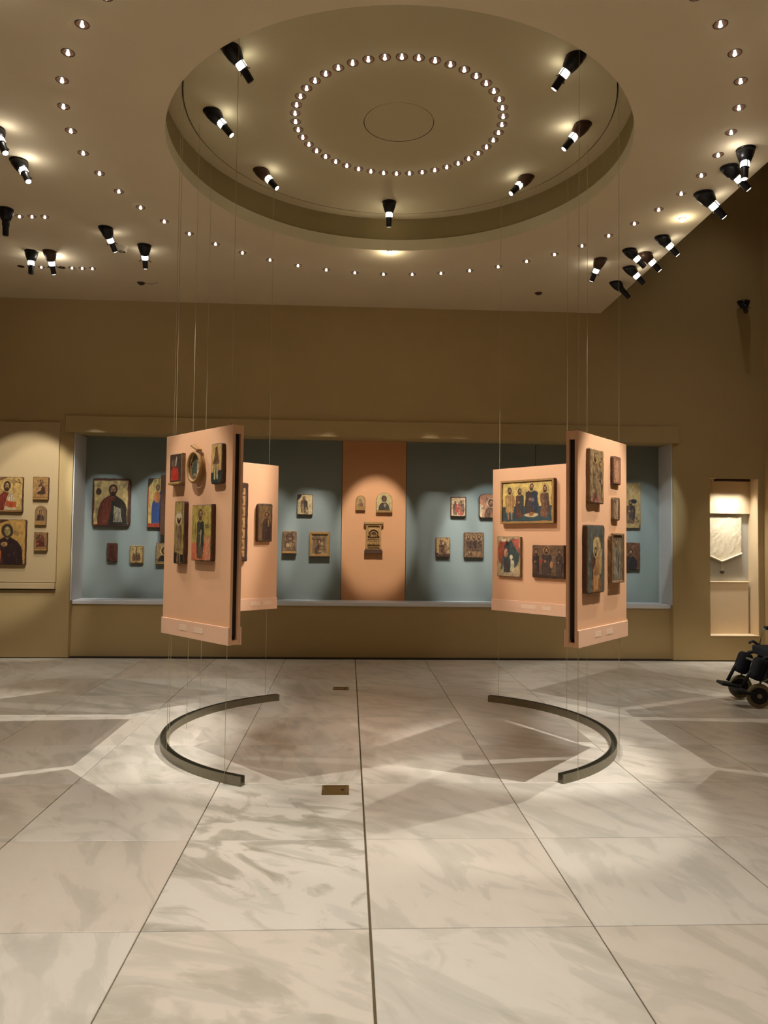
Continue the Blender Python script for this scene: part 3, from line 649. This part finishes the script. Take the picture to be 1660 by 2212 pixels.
icon(PW, (-24, 55, 1122, 1220), 0.044, 'large icon of a hooded dark robed figure, lower left wall', d5)
# --- paintings in the niche
def n1(p):
    p.c[:] = np.array((206, 172, 104))/255; p.border(.05, (96, 52, 24)); p.bust(.55, .76, .115, (112, 44, 24), (44, 34, 24), halo=None, bw=.40)
    p.ell(.16, .72, .07, .07, (70, 38, 24)).poly([(.5, .02), (.52, .55), (.7, .5), (.95, .1)], (40, 32, 24))
    for i in range(6): p.line([(.60+.03*i, .42-.01*i), (.58+.045*i, .10)], .014, (206, 196, 160), .9)
    p.border(.03, (84, 42, 20)).wear(.25)
icon(PN, (199, 281, 1033, 1137), 0.044, 'large icon of a bearded figure with a scroll, left end of the grey niche', n1, r=.03)
def n2(p): p.c[:] = np.array((206, 170, 90))/255; p.poly([(0, .8), (.5, 1), (0, 1)], (50, 44, 24)).poly([(.3, .04), (.3, .45), (.5, .62), (1, .75), (1, .04)], (44, 68, 128)).ell(.7, .62, .25, .12, (190, 110, 50)).head(.75, .82, .16, beard=False).poly([(0, 0), (0, .08), (1, .09), (1, 0)], (170, 52, 26)).line([(.03, 0), (.03, .8)], .03, (190, 60, 30)).wear(.3)
e, w_, h_ = icon(PN, (319, 349, 1033, 1140), 0.040, 'icon with a blue robed figure half hidden behind the near left panel', n2)
boxo('side_wing', w_/2-.004, w_/2+.12, -.085, 0, -h_/2-.10, h_/2+.05, M['wood'], e, .004)
def n3(p): p.c[:] = np.array((96, 44, 26))/255; p.poly([(.1, .05), (.3, .9), (.7, .95), (.9, .05)], (78, 30, 20)).wear(.5)
icon(PN, (231, 253, 1173, 1213), 0.036, 'small worn red-brown icon below the large bearded one', n3, wob=.003)
def n4(p):
    p.c[:] = np.array((180, 148, 84))/255
    for x in (.3, .5, .7): p.stand(x, .12, .62, .26, (112, 72, 36), (76, 46, 26), halo=None)
    p.line([(.5, .6), (.5, .9)], .05, (96, 62, 32)).border(.05, (120, 88, 44)).wear(.4)
icon(PN, (280, 310, 1179, 1217), 0.036, 'small ochre icon with a group of tiny figures, low in the left niche', n4, wood='woodg')
def n5(p): p.c[:] = np.array((150, 118, 72))/255; p.bust(.62, .62, .2, (34, 24, 18), (40, 26, 20), hood=(34, 24, 18), beard=False).border(.08, (150, 124, 80)).wear(.4)
icon(PN, (337, 368, 1173, 1219), 0.036, 'small dark portrait icon half hidden behind the near left panel', n5, ledge=.02)
def n6(p):
    p.c[:] = np.array((196, 168, 114))/255; p.poly([(0, 1), (0, .7), (.2, .85), (.3, 1)], (40, 28, 18)).stand(.45, .1, .92, .55, (110, 82, 52), (60, 40, 26), halo=None)
    for i in range(7): p.line([(.2+.1*i, .5-.03*i), (.15+.12*i, .12)], .02, (50, 34, 22) if i % 2 else (210, 190, 140))
    p.poly([(.7, .95), (.98, .95), (.98, .6), (.85, .7)], (210, 180, 120)).wear(.5)
icon(PN, (642, 676, 1068, 1112), 0.036, 'small gilded icon alone at the top, left of the orange panel', n6)
def n7(p): p.c[:] = np.array((112, 82, 52))/255; p.ell(.55, .6, .3, .3, (92, 62, 40)).ell(.4, .3, .12, .1, (176, 146, 96)).ell(.6, .35, .1, .14, (150, 118, 76)).line([(.2, .1), (.3, .9), (.7, .92), (.85, .2)], .03, (66, 42, 26)).wear(.6)
icon(PN, (610, 641, 1147, 1196), 0.040, 'dark relief icon beside the far left hanging panel', n7, wood='woodr', relief=.006, ledge=.03)
def n8(p): p.c[:] = np.array((140, 106, 64))/255; p.border(.14, (176, 150, 100)); p.poly([(.2, .2), (.2, .82), (.8, .82), (.8, .2)], (128, 92, 52)); p.bust(.48, .62, .11, (84, 58, 36), (160, 128, 80), halo=None, beard=False, bw=.22); p.ell(.62, .5, .08, .1, (176, 140, 90)).border(.03, (190, 166, 116)).wear(.5)
icon(PN, (669, 713, 1149, 1202), 0.036, 'square icon in a double raised frame, left of the orange panel', n8, wood='woodr', frame=(.03, .016, 'woodg'))
def o1(p): p.c[:] = np.array((188, 146, 84))/255; p.bust(.5, .6, .15, (156, 104, 52), (120, 76, 40), hood=(130, 84, 44), beard=False, halo=(200, 160, 96)).wear(.3)
icon(PN, (769, 790, 1070, 1103), 0.032, 'tiny arched icon on the orange panel, upper left', o1, kind='arch', wood='woodg', ledge=.045, margin=.014)
def o2(p): p.c[:] = np.array((206, 182, 112))/255; p.bust(.5, .68, .15, (66, 48, 30), (78, 60, 38), skin=(120, 78, 46), hood=(70, 44, 26), beard=False, halo=(206, 178, 104), bw=.38).ell(.55, .3, .06, .1, (150, 140, 110)).wear(.2)
icon(PN, (813, 848, 1064, 1108), 0.036, 'round-topped icon of a dark robed bust on the orange panel, upper right', o2, kind='arch', wood='woodg', ledge=.03)
# carved tabernacle
u0, u1, z0, z1 = PN.rect(788, 827, 1127, 1196, .05); cx = PN.A.x+(u0+u1)/2; w_, h_ = u1-u0, z1-z0
e = empty('carved_shrine', (cx, NY, z0)); tag(e, 'carved wooden shrine icon with arch, cornice and base, low on the orange panel', 'icon')
boxo('back_slab', -w_*.42, w_*.42, -.03, 0, .02, h_-.02, M['carved'], e, .003)
bm = bmesh.new(); box(bm, -w_*.54, w_*.54, -.065, 0, h_-.035, h_); box(bm, -w_*.48, w_*.48, -.052, 0, h_-.055, h_-.035)
for k in range(9): box(bm, -w_*.5+k*w_*.118, -w_*.5+k*w_*.118+.012, -.07, -.06, h_-.028, h_-.012)
bevel(bm, .002); obj('cornice', bm, M['carved'], e)
bm = bmesh.new(); box(bm, -w_*.5, w_*.5, -.07, 0, 0, .045); box(bm, -w_*.46, w_*.46, -.055, 0, .045, .06); bevel(bm, .004); obj('base', bm, M['wood'], e)
for sx in (-1, 1):
    bm = bmesh.new(); box(bm, sx*w_*.37-.012, sx*w_*.37+.012, -.048, -.03, .06, h_-.055); bevel(bm, .003); obj('pilaster', bm, M['carved'], e)
bm = bmesh.new(); ca = [Vector((w_*.30*math.cos(a), -.042, h_*.60+w_*.30*math.sin(a))) for a in np.linspace(-.35, math.pi+.35, 18)]; tube(bm, ca, [.010]*18, 8); obj('arch', bm, M['carved'], e, True)
bm = bmesh.new(); ca = [Vector((w_*.19*math.cos(a), -.036, h_*.58+w_*.19*math.sin(a))) for a in np.linspace(0, math.pi, 12)]; tube(bm, ca, [.007]*12, 8); obj('inner_arch', bm, M['woodg'], e, True)
boxo('recess_ground', -w_*.30, w_*.30, -.034, -.029, h_*.47, h_*.72, M['wood'], e)
def figlet(bm, x, z, s):
    rr = tube(bm, [(x, -.034, z), (x, -.038, z+s*.45), (x, -.038, z+s*.68), (x, -.036, z+s*.74)], [s*.26, s*.2, s*.13, s*.05], 8)
    g = bmesh.ops.create_uvsphere(bm, u_segments=8, v_segments=6, radius=s*.13)['verts']
    for v in g: v.co += Vector((x, -.040, z+s*.86))
for k in range(4):
    bm = bmesh.new(); figlet(bm, -w_*.13+k*w_*.088, h_*.50, .055); obj('carved_figure', bm, M['woodg'], e, True)
for k in range(7):
    bm = bmesh.new(); figlet(bm, -w_*.30+k*w_*.10, h_*.25, .07); obj('carved_figure', bm, M['woodg'], e, True)
boxo('carved_band', -w_*.33, w_*.33, -.042, -.029, h_*.445, h_*.475, M['carved'], e, .002)
boxo('inscription_band', -w_*.36, w_*.36, -.044, -.029, h_*.19, h_*.225, M['woodg'], e, .002)
def p1(p): p.c[:] = np.array((196, 160, 118))/255; p.stand(.3, .08, .8, .4, (96, 70, 52), (150, 60, 40), halo=None); p.stand(.68, .06, .85, .5, (160, 70, 46), (90, 66, 54), halo=(206, 170, 120)); p.border(.05, (84, 66, 50)).wear(.5)
icon(PN, (974, 1008, 1073, 1116), 0.036, 'small icon with two red and grey figures under a cool light pool, right niche', p1)
def p2(p): p.c[:] = np.array((186, 120, 84))/255; p.poly([(0, 0), (0, .6), (.2, .5), (.15, 0)], (190, 170, 130)); p.bust(.68, .64, .16, (98, 66, 42), (140, 90, 60), halo=(214, 164, 120), skin=(190, 140, 96), beard=False).wear(.5)
icon(PN, (1036, 1074, 1067, 1119), 0.040, 'round-cornered portrait icon half hidden behind the far right panel', p2, r=.04)
def p3(p): p.c[:] = np.array((176, 134, 80))/255; p.stand(.38, .1, .85, .42, (120, 80, 46), (84, 54, 32), halo=(196, 156, 100)); p.stand(.68, .1, .8, .38, (96, 62, 38), (140, 98, 60), halo=None).poly([(0, 0), (0, .25), (.4, .1), (1, .2), (1, 0)], (70, 46, 28)).wear(.5)
icon(PN, (942, 973, 1161, 1204), 0.036, 'small brown icon right of the orange panel, lower row', p3, wood='wood', relief=.003)
def p4(p):
    p.c[:] = np.array((120, 86, 52))/255
    for x, c in ((.22, (96, 68, 44)), (.5, (82, 52, 36)), (.78, (92, 68, 46))): p.stand(x, .06, .9, .34, c, (62, 40, 26), legs=True, halo=(158, 124, 76))
    p.wear(.5)
icon(PN, (1003, 1046, 1150, 1205), 0.036, 'dark icon with three standing figures, lower row of the right niche', p4)
def p5(p): p.c[:] = np.array((168, 134, 78))/255; p.stand(.62, .1, .62, .4, (90, 62, 40), (60, 46, 36), halo=None); p.ell(.75, .6, .12, .05, (36, 34, 36)).ell(.3, .85, .16, .08, (116, 66, 36)).poly([(.1, .0), (.3, .3), (.2, .5), (.05, .2)], (104, 74, 44)).wear(.5)
icon(PN, (1328, 1385, 1043, 1141), 0.040, 'tall gold icon behind the outer right panel, upper', p5, wood='woodg')
def p6(p): p.c[:] = np.array((96, 58, 34))/255; p.bust(.62, .66, .10, (46, 34, 30), (38, 30, 30), halo=(110, 70, 40), bw=.28).wear(.4)
icon(PN, (1330, 1384, 1172, 1231), 0.040, 'dark square icon behind the outer right panel, lower', p6)

# ------------------------------------------------------------------ hanging panels
Z0, Z1 = .885, 2.285
def panel(A, B, label, face_w=None, cables=(.09, .91), railc=None, caps=((.3, .10), (.52, .12)), th=.080):
    """A, B: ends of the face that is seen from in front, left to right; boards lie behind it"""
    pl = Plane(A, B); W = (pl.B-pl.A).length; e = empty('hanging_panel', (*A, Z0), pl.rz); tag(e, label, 'display panel', 'hanging display panels'); H = Z1-Z0
    boxo('front_board', 0, W, 0, .020, 0, H, M['peach'], e, .0015)
    boxo('rear_board', .0, W, th-.020, th, 0, H, M['peach'], e, .0015)
    boxo('core', .022, W-.022, .020, th-.020, .05, H-.02, M['dark'], e)
    bm = bmesh.new(); box(bm, .002, W-.002, .020, th-.020, H-.055, H-.002); obj('top_rail', bm, M['peach'], e)
    bm = bmesh.new(); box(bm, .002, W-.002, .020, th-.020, .002, .03); obj('bottom_rail', bm, M['peach'], e)
    for y0, y1, k in ((-.010, 0, -1), (th, th+.010, 1)):
        s_ = boxo('label_strip', -.002, W+.002, y0, y1, 0, .112, M['peach2'], e, .0015)
        for c, cw in caps:
            yy = (y0-.0015, y0) if k < 0 else (y1, y1+.0015)
            boxo('caption_card', c*W, c*W+cw, yy[0], yy[1], .045, .082, M['caption'], s_)
    for c in cables:
        P = pl.A+pl.d*(c*W)-pl.n*(th/2)
        bm = bmesh.new(); tube(bm, [(c*W, th/2, H-.001), (c*W, th/2, HD-Z0)], [.0017]*2, 6)
        obj('cable', bm, M['cable'], e)
        bm = bmesh.new(); tube(bm, [(c*W, th/2, .012-Z0+.003), (c*W, th/2, .001)], [.0017]*2, 6)
        obj('cable', bm, M['cable'], e)
        bm = bmesh.new(); tube(bm, [(c*W, th/2, H), (c*W, th/2, H+.02)], [.006, .004], 8); obj('cable_clamp', bm, M['steel'], e)
    return pl
PA = panel((-1.318, 5.475), (-.742, 4.812), 'near left peach hanging panel with five icons', cables=(.03, .90))
PC = panel((1.470, 4.786), (2.034, 5.440), 'near right peach hanging panel with five narrow icons', cables=(.12, .95))
PB = panel((-1.315, 6.845), (-.698, 7.456), 'far left peach hanging panel seen behind the near left one', cables=(.05, .90), caps=((.62, .12), (.8, .1)))
PD = panel((1.437, 7.482), (1.990, 6.798), 'far right peach hanging panel with a wide gold icon', cables=(.06, .97), caps=((.42, .17), (.7, .1)))
panel((-1.335, 6.70), (-1.335, 5.60), 'middle peach hanging panel of the left group, edge-on behind the near one', cables=(.40, .95))
panel((2.075, 5.56), (2.075, 6.70), 'middle peach hanging panel of the right group, edge-on behind the near one', cables=(.03, .70))

# icons on near left panel
def a1(p): p.c[:] = np.array((70, 46, 32))/255; p.poly([(.1, .05), (.12, .35), (.3, .55), (.75, .5), (.85, .05)], (190, 40, 20)).line([(.55, .6), (.6, .9)], .05, (190, 180, 160)).ell(.35, .7, .2, .14, (110, 86, 60)).wear(.4)
icon(PA, (367, 392, 980, 1048), 0.031, 'small icon with a glowing red robe, upper left of the near left panel', a1, wood='woodr', ledge=.02)
# oval
u0, u1, z0, z1 = PA.rect(411, 438, 978, 1041, .05); w_, h_ = u1-u0, z1-z0
def a2(p): p.c[:] = np.array((150, 142, 104))/255; p.ell(.4, .4, .28, .32, (76, 84, 66)).ell(.45, .7, .14, .1, (96, 84, 56)).ell(.7, .4, .12, .25, (206, 186, 140)).ell(.5, .2, .3, .08, (190, 164, 116)).wear(.5)
e, w_, h_ = icon(PA, (411, 438, 978, 1041), 0.022, 'oval icon in a pale rim with a broken top piece, near left panel', a2, kind='oval', wood='woodg', margin=.012)
bm = bmesh.new(); N = 36; rg = []
for k in range(N):
    a = 2*math.pi*k/N; c = Vector((w_/2*math.cos(a), -.036, h_/2*math.sin(a))); nrm = Vector((math.cos(a)/w_, 0, math.sin(a)/h_)).normalized()
    rg.append([bm.verts.new(c+nrm*(.012*math.cos(t_))+Vector((0, -.014*math.sin(t_), 0))) for t_ in np.linspace(0, 2*math.pi, 9)[:-1]])
for k in range(N):
    for i in range(8): bm.faces.new((rg[k][i], rg[(k+1) % N][i], rg[(k+1) % N][(i+1) % 8], rg[k][(i+1) % 8]))
obj('rim', bm, M['woodg'], e, True)
bm = bmesh.new(); g = box(bm, -.055, .045, -.05, -.012, 0, .016); bmesh.ops.rotate(bm, verts=g, matrix=Matrix.Rotation(.42, 3, 'Y')); bmesh.ops.translate(bm, verts=g, vec=(.01, 0, h_/2+.022)); bevel(bm, .003); obj('broken_crest', bm, M['woodg'], e)
def a3(p): p.c[:] = np.array((204, 160, 84))/255; p.poly([(0, 0), (0, .27), (1, .34), (1, 0)], (38, 52, 44)).poly([(.2, .5), (.35, .8), (.5, .95), (.65, .8), (.8, .5)], (110, 66, 34)).poly([(.22, .3), (.3, .55), (.7, .55), (.75, .3)], (124, 78, 42)).ell(.5, .9, .12, .05, (96, 50, 28)).poly([(.3, .1), (.33, .5), (.45, .5), (.45, .1)], (196, 176, 120)).poly([(.55, .1), (.55, .48), (.66, .48), (.7, .1)], (186, 160, 104)).wear(.25)
icon(PA, (456, 480, 958, 1045), 0.028, 'narrow gold icon with a dark green foot, upper right of the near left panel', a3)
def a4(p): p.c[:] = np.array((170, 140, 66))/255; p.poly([(0, 0), (0, .18), (1, .14), (1, 0)], (40, 30, 20)).stand(.5, .03, .82, .78, (136, 106, 62), (110, 82, 50), legs=True, halo=(206, 180, 126)).ell(.5, .78, .3, .04, (206, 186, 140)).wear(.45)
icon(PA, (376, 398, 1083, 1218), 0.031, 'tall narrow icon of a worn standing figure, lower left of the near left panel', a4)
def a5(p):
    p.c[:] = np.array((182, 152, 64))/255; p.poly([(0, 0), (0, .33), (1, .33), (1, 0)], (214, 104, 62)).poly([(.72, 0), (.72, .45), (.98, .45), (.98, 0)], (210, 130, 84))
    p.stand(.46, .03, .93, .44, (66, 62, 44), (44, 46, 36), halo=(182, 150, 60), hair=(80, 56, 34), face=(140, 110, 70))
    p.line([(.5, .55), (.45, .2)], .03, (176, 150, 110)).poly([(.34, .04), (.36, .26), (.6, .26), (.62, .04)], (100, 76, 56)).ell(.8, .62, .09, .04, (120, 112, 56)).line([(.2, .7), (.2, .4)], .02, (120, 104, 48)).wear(.2)
icon(PA, (414, 457, 1090, 1212), 0.031, 'icon of a standing saint on gold with an orange-red ground, near left panel', a5)
# far left panel
def b1(p):
    p.c[:] = np.array((190, 140, 72))/255
    for k in range(7): p.line([(0, k/7), (1, k/7)], .03, (96, 44, 22)); p.stand(.5, k/7+.02, k/7+.13, .5, (120, 60 if k % 2 else 40, 30), (70, 50, 34), halo=None)
    p.border(.16, (70, 36, 20)).wear(.35)
icon(PB, (500, 536, 1042, 1213), 0.035, 'tall icon with many small scenes, half hidden behind the near left panel', b1, group=None)
def b2(p): p.c[:] = np.array((110, 76, 32))/255; p.bust(.62, .72, .13, (66, 34, 18), (58, 30, 16), hood=(66, 34, 18), beard=False, halo=(124, 88, 36), skin=(150, 100, 54)).border(.07, (84, 58, 26)).ell(.75, .5, .06, .1, (150, 120, 70)).wear(.35)
icon(PB, (557, 589, 1088, 1170), 0.032, 'dark ochre icon of a hooded figure on the far left panel', b2, r=.03)
# far right panel
def dd1(p):
    p.c[:] = np.array((222, 186, 92))/255; p.poly([(0, 0), (0, .40), (1, .40), (1, 0)], (48, 74, 78))
    p.stand(.16, .08, .88, .22, (176, 128, 66), (150, 104, 52), legs=True, halo=(214, 182, 100)); p.stand(.36, .10, .85, .20, (92, 50, 36), (52, 58, 54), halo=(220, 186, 100)); p.stand(.60, .16, .95, .30, (66, 46, 40), (40, 52, 66), halo=(220, 186, 100)); p.stand(.86, .10, .88, .20, (120, 76, 46), (86, 56, 42), halo=(216, 180, 96))
    p.ell(.60, .17, .14, .05, (206, 176, 120)).ell(.60, .2, .05, .05, (160, 96, 56)).ell(.62, .56, .035, .05, (140, 120, 130)).border(.012, (160, 110, 50)).wear(.14)
icon(PD, (1083, 1198, 1036, 1131), 0.035, 'wide gold icon with four standing figures, upper far right panel', dd1, wood='wood', frame=(.020, .012, 'woodg'), margin=.02)
def dd2(p):
    p.c[:] = np.array((190, 160, 110))/255; p.ell(.3, .62, .27, .36, (164, 66, 36)).ell(.72, .6, .27, .38, (60, 76, 72)).poly([(.6, .95), (.98, .98), (.95, .6)], (190, 90, 66)).poly([(.3, .1), (.32, .8), (.55, .9), (.62, .1)], (52, 64, 64)).ell(.45, .84, .07, .05, (44, 30, 24)).ell(.4, .6, .08, .12, (206, 150, 110))
    p.ell(.62, .5, .07, .06, (216, 200, 150)).poly([(.58, .12), (.6, .44), (.74, .4), (.78, .14)], (196, 180, 140)).line([(.2, .2), (.28, .5)], .05, (60, 90, 86)).ell(.3, .93, .12, .04, (220, 200, 160)).line([(.45, .1), (.4, .5), (.5, .7)], .02, (110, 44, 26)).poly([(0, 0), (0, .08), (1, .08), (1, 0)], (176, 150, 110)).wear(.2)
icon(PD, (1074, 1125, 1159, 1246), 0.028, 'colourful icon with a winged red and blue-green figure, lower left of the far right panel', dd2, wood='woodr')
def dd3(p):
    p.c[:] = np.array((116, 82, 52))/255; p.stand(.47, .05, .95, .40, (70, 50, 40), (52, 46, 42), halo=(164, 118, 70)); p.stand(.12, .05, .9, .26, (66, 40, 28), (50, 34, 26), halo=None); p.stand(.88, .05, .9, .26, (64, 48, 38), (50, 36, 28), halo=None)
    p.poly([(.24, .45), (.3, .6), (.36, .55), (.3, .42)], (170, 60, 44)).ell(.62, .42, .05, .12, (180, 120, 80)).poly([(0, 0), (0, .12), (1, .06), (1, 0)], (62, 42, 28)).wear(.3)
icon(PD, (1150, 1219, 1178, 1249), 0.028, 'dark brown icon with an enthroned figure between two others, far right panel', dd3)
# near right panel
def c1(p): p.c[:] = np.array((150, 116, 66))/255; p.stand(.35, .15, .95, .5, (96, 72, 42), (120, 92, 52), halo=(168, 132, 76)); p.stand(.75, .12, .8, .4, (110, 82, 50), (80, 58, 36), halo=None).poly([(.1, 0), (.2, .2), (.9, .1), (.9, 0)], (150, 80, 66)).wear(.55)
icon(PC, (1276, 1305, 971, 1088), 0.029, 'tall worn carved icon, upper left of the near right panel', c1, wood='woodr', relief=.008, wob=.003)
def c2(p): p.c[:] = np.array((168, 110, 72))/255; p.poly([(.2, .1), (.3, .8), (.6, .9), (.75, .1)], (190, 134, 96)).border(.12, (140, 84, 54)).wear(.4)
icon(PC, (1325, 1342, 986, 1047), 0.020, 'small plain reddish icon, upper right of the near right panel', c2, wood='wood')
def c3(p): p.c[:] = np.array((150, 116, 80))/255; p.poly([(.3, .0), (.5, .9), (.7, .9), (.7, 0)], (186, 142, 104)).poly([(.75, 0), (.8, 1), (1, 1), (1, 0)], (90, 56, 34)).wear(.5)
icon(PC, (1326, 1340, 1074, 1124), 0.020, 'smallest icon of the near right panel, in the middle of its right side', c3, wood='woodr')
def c4(p): p.c[:] = np.array((84, 84, 72))/255; p.ell(.55, .72, .22, .12, (196, 160, 96)).poly([(.3, .3), (.5, .72), (.85, .66), (.8, .28)], (170, 136, 84)).stand(.48, .05, .68, .5, (74, 46, 30), (176, 118, 60), halo=(200, 166, 104)).poly([(.25, 0), (.3, .2), (.75, .22), (.8, 0)], (130, 84, 40)).poly([(.35, .02), (.35, .35), (.6, .38), (.62, .05)], (190, 126, 66)).wear(.35)
icon(PC, (1269, 1307, 1134, 1281), 0.032, 'tallest icon of the near right panel, figure on dark blue-grey', c4, wood='wood', relief=.004)
def c5(p): p.c[:] = np.array((104, 92, 74))/255; p.stand(.42, .1, .9, .6, (120, 108, 88), (84, 72, 58), halo=(138, 118, 84)).line([(.7, .1), (.75, .9)], .03, (170, 136, 96)).border(.1, (140, 106, 72)).wear(.55)
icon(PC, (1321, 1347, 1152, 1259), 0.026, 'narrow grey-brown carved icon, lower right of the near right panel', c5, wood='woodr', frame=(.014, .010, 'woodr'), relief=.005, r=.03)

# ------------------------------------------------------------------ display niche in the wall, right
e = empty('display_niche', (DX0, WY, DZ0)); tag(e, 'lit display niche set in the back wall at the far right', 'niche')
W_, H_, D_ = DX1-DX0, DZ1-DZ0, .25
def zy(y, Y=10.2): return on_y(1570, y, Y).z-DZ0
boxo('back_panel', .001, W_-.001, D_, D_+.03, .001, H_-.001, M['nicheg'], e)
boxo('upper_block', .001, W_-.001, D_-.05, D_, zy(1110), H_-.001, M['niche'], e, .003)
boxo('lower_block', .001, W_-.04, D_-.05, D_, .012, zy(1258), M['niche'], e, .003)
boxo('shelf_edge', .001, W_-.03, D_-.062, D_, zy(1258), zy(1258)+.014, M['niche'], e, .002)
boxo('jamb', W_-.012, W_-.001, .0, D_, .012, H_-.001, M['niche'], e)
boxo('sill', .001, W_-.001, -.012, D_, .0005, .012, M['niche'], e, .003)
boxo('lamp_housing', .1, W_-.1, .02, .09, H_-.035, H_-.002, M['can'], e, .003)
L = bpy.data.lights.new('lamp_light', 'AREA'); L.shape = 'RECTANGLE'; L.size = .42; L.size_y = .05; L.energy = 5.5; L.color = NEUT; L.spread = math.radians(75)
o = bpy.data.objects.new('lamp_light', L); COL.objects.link(o); o.parent = e; o.location = (W_/2, .055, H_-.04); o.rotation_euler = (math.radians(4), 0, 0)
# embroidered cloth
e = empty('embroidered_banner', (DX0+.30, WY+D_-.022, DZ0)); tag(e, 'pale embroidered cloth banner with pointed lower edge in the wall niche', 'banner')
N = 40; zt, zs_, zp = zy(1117), zy(1195), zy(1213); x0, x1 = -.30+.01, .255
vs, fs = [], []; MN = 36
for i in range(N+1):
    u = i/N; x = x0+(x1-x0)*u; zb = zs_+(zp-zs_)*(1-abs(u-.48)/.52)
    for j in range(MN+1):
        v = j/MN; z = zt+(zb-zt)*v; y = -.006+.0016*math.sin(v*17+u*7)*math.sin(u*11+v*5)+.0014*math.sin(u*43+v*29+math.sin(v*14)*2)
        vs.append((x, y, z))
for i in range(N):
    for j in range(MN): a = i*(MN+1)+j; fs.append((a, a+1, a+MN+2, a+MN+1))
o = py('cloth', vs, fs, M['cloth'], e, True); md = o.modifiers.new('s', 'SOLIDIFY'); md.thickness = .004
pts = [Vector((x0, -.014, zs_)), Vector((x0+(x1-x0)*.48, -.014, zp)), Vector((x1, -.014, zs_))]
bm = bmesh.new(); tube(bm, pts, [.012]*3, 8); obj('hem', bm, M['cloth'], e, True)
bm = bmesh.new(); tube(bm, [pts[1], pts[1]+Vector((.0, -.002, -.10))], [.004, .003], 6); obj('cord', bm, M['cloth'], e)
bm = bmesh.new(); bmesh.ops.create_uvsphere(bm, u_segments=14, v_segments=10, radius=.034)
for v in bm.verts: v.co = Vector((v.co.x+pts[1].x, v.co.y*.45-.016, v.co.z+pts[1].z-.135))
obj('tassel', bm, M['tassel'], e, True)

# ------------------------------------------------------------------ wheelchair at the right edge
WX, WYY = 4.11, 7.33
e = empty('wheelchair', (WX, WYY, 0), math.radians(-8)); tag(e, 'black wheelchair with grey tyres, cut off by the right edge of the photo', 'wheelchair')
def torus(name, c, R, r, m, parent, axis='y', spokes=0):
    bm = bmesh.new(); N = 32; rg = []
    for k in range(N):
        a = 2*math.pi*k/N; d = Vector((math.cos(a), 0, math.sin(a)))
        rg.append([bm.verts.new(Vector(c)+d*(R+r*math.cos(t_))+Vector((0, r*math.sin(t_), 0))) for t_ in np.linspace(0, 2*math.pi, 9)[:-1]])
    for k in range(N):
        for i in range(8): bm.faces.new((rg[k][i], rg[(k+1) % N][i], rg[(k+1) % N][(i+1) % 8], rg[k][(i+1) % 8]))
    return obj(name, bm, m, parent, True)
def pipe(name, pts, r, m, parent, seg=8):
    bm = bmesh.new(); tube(bm, pts, [r]*len(pts), seg); return obj(name, bm, m, parent, True)
def hub(name, c, R, hw, m, parent):
    bm = bmesh.new(); tube(bm, [Vector(c)+Vector((0, -hw, 0)), Vector(c)+Vector((0, hw, 0))], [R, R], 20); return obj(name, bm, m, parent)
for sy in (-.24, .24):
    t_ = torus('front_wheel', (-.13, sy, .118), .096, .022, M['tyre'], e); hub('hub', (-.13, sy, .118), .078, .016, M['rubber'], t_); hub('axle_cap', (-.13, sy, .118), .022, .024, M['frame'], t_)
    t_ = torus('rear_wheel', (.52, sy*1.22, .29), .268, .022, M['tyre'], e); hub('hub', (.52, sy*1.22, .29), .05, .03, M['frame'], t_)
    for k in range(10):
        a = math.pi*k/5; pipe('spoke', [(.52, sy*1.22, .29), (.52+.26*math.cos(a), sy*1.22, .29+.26*math.sin(a))], .004, M['frame'], t_, 5)
    pipe('caster_fork', [(-.13, sy+.035, .118), (-.10, sy+.035, .25), (-.04, sy, .28), (.06, sy, .44)], .012, M['frame'], e)
    pipe('side_frame', [(-.04, sy, .56), (.0, sy, .58), (.12, sy, .50), (.56, sy, .50), (.60, sy, 1.0), (.70, sy, 1.02)], .014, M['rubber'], e)
    pipe('lower_frame', [(.06, sy, .44), (.12, sy, .30), (.50, sy, .29)], .014, M['frame'], e)
    pipe('leg_hanger', [(.08, sy*.8, .50), (-.06, sy*.8, .47), (-.20, sy*.8, .32), (-.27, sy*.8, .18)], .018, M['rubber'], e)
    bm = bmesh.new(); g = box(bm, -.36, -.18, sy*.8-.09, sy*.8+.09, .135, .165); bmesh.ops.rotate(bm, cent=(-.28, 0, .1), verts=g, matrix=Matrix.Rotation(.14, 3, 'Y')); bevel(bm, .006); obj('footplate', bm, M['rubber'], e)
    bm = bmesh.new(); g = box(bm, -.20, -.08, sy*.8-.075, sy*.8+.075, .26, .48); bmesh.ops.rotate(bm, cent=(-.14, 0, .3), verts=g, matrix=Matrix.Rotation(.35, 3, 'Y')); bevel(bm, .04, 3); obj('calf_pad', bm, M['fabric'], e)
    pipe('armrest_tube', [(.06, sy*1.05, .50), (.10, sy*1.05, .70), (.44, sy*1.05, .70), (.46, sy*1.05, .50)], .011, M['frame'], e)
    bm = bmesh.new(); box(bm, .12, .46, sy*1.05-.03, sy*1.05+.03, .70, .735); bevel(bm, .01, 2); obj('armrest', bm, M['rubber'], e)
bm = bmesh.new(); box(bm, -.02, .54, -.23, .23, .46, .55); bevel(bm, .02, 2); obj('seat', bm, M['fabric'], e)
bm = bmesh.new(); box(bm, .53, .60, -.22, .22, .55, 1.02); bevel(bm, .02, 2); obj('backrest', bm, M['fabric'], e)
bm = bmesh.new(); box(bm, .0, .20, -.20, .20, .20, .44); bevel(bm, .03, 2); obj('under_seat_bag', bm, M['fabric'], e)
pipe('front_bar', [(-.02, -.24, .40), (-.10, -.2, .42), (-.12, 0, .43), (-.10, .2, .42), (-.02, .24, .40)], .012, M['frame'], e)
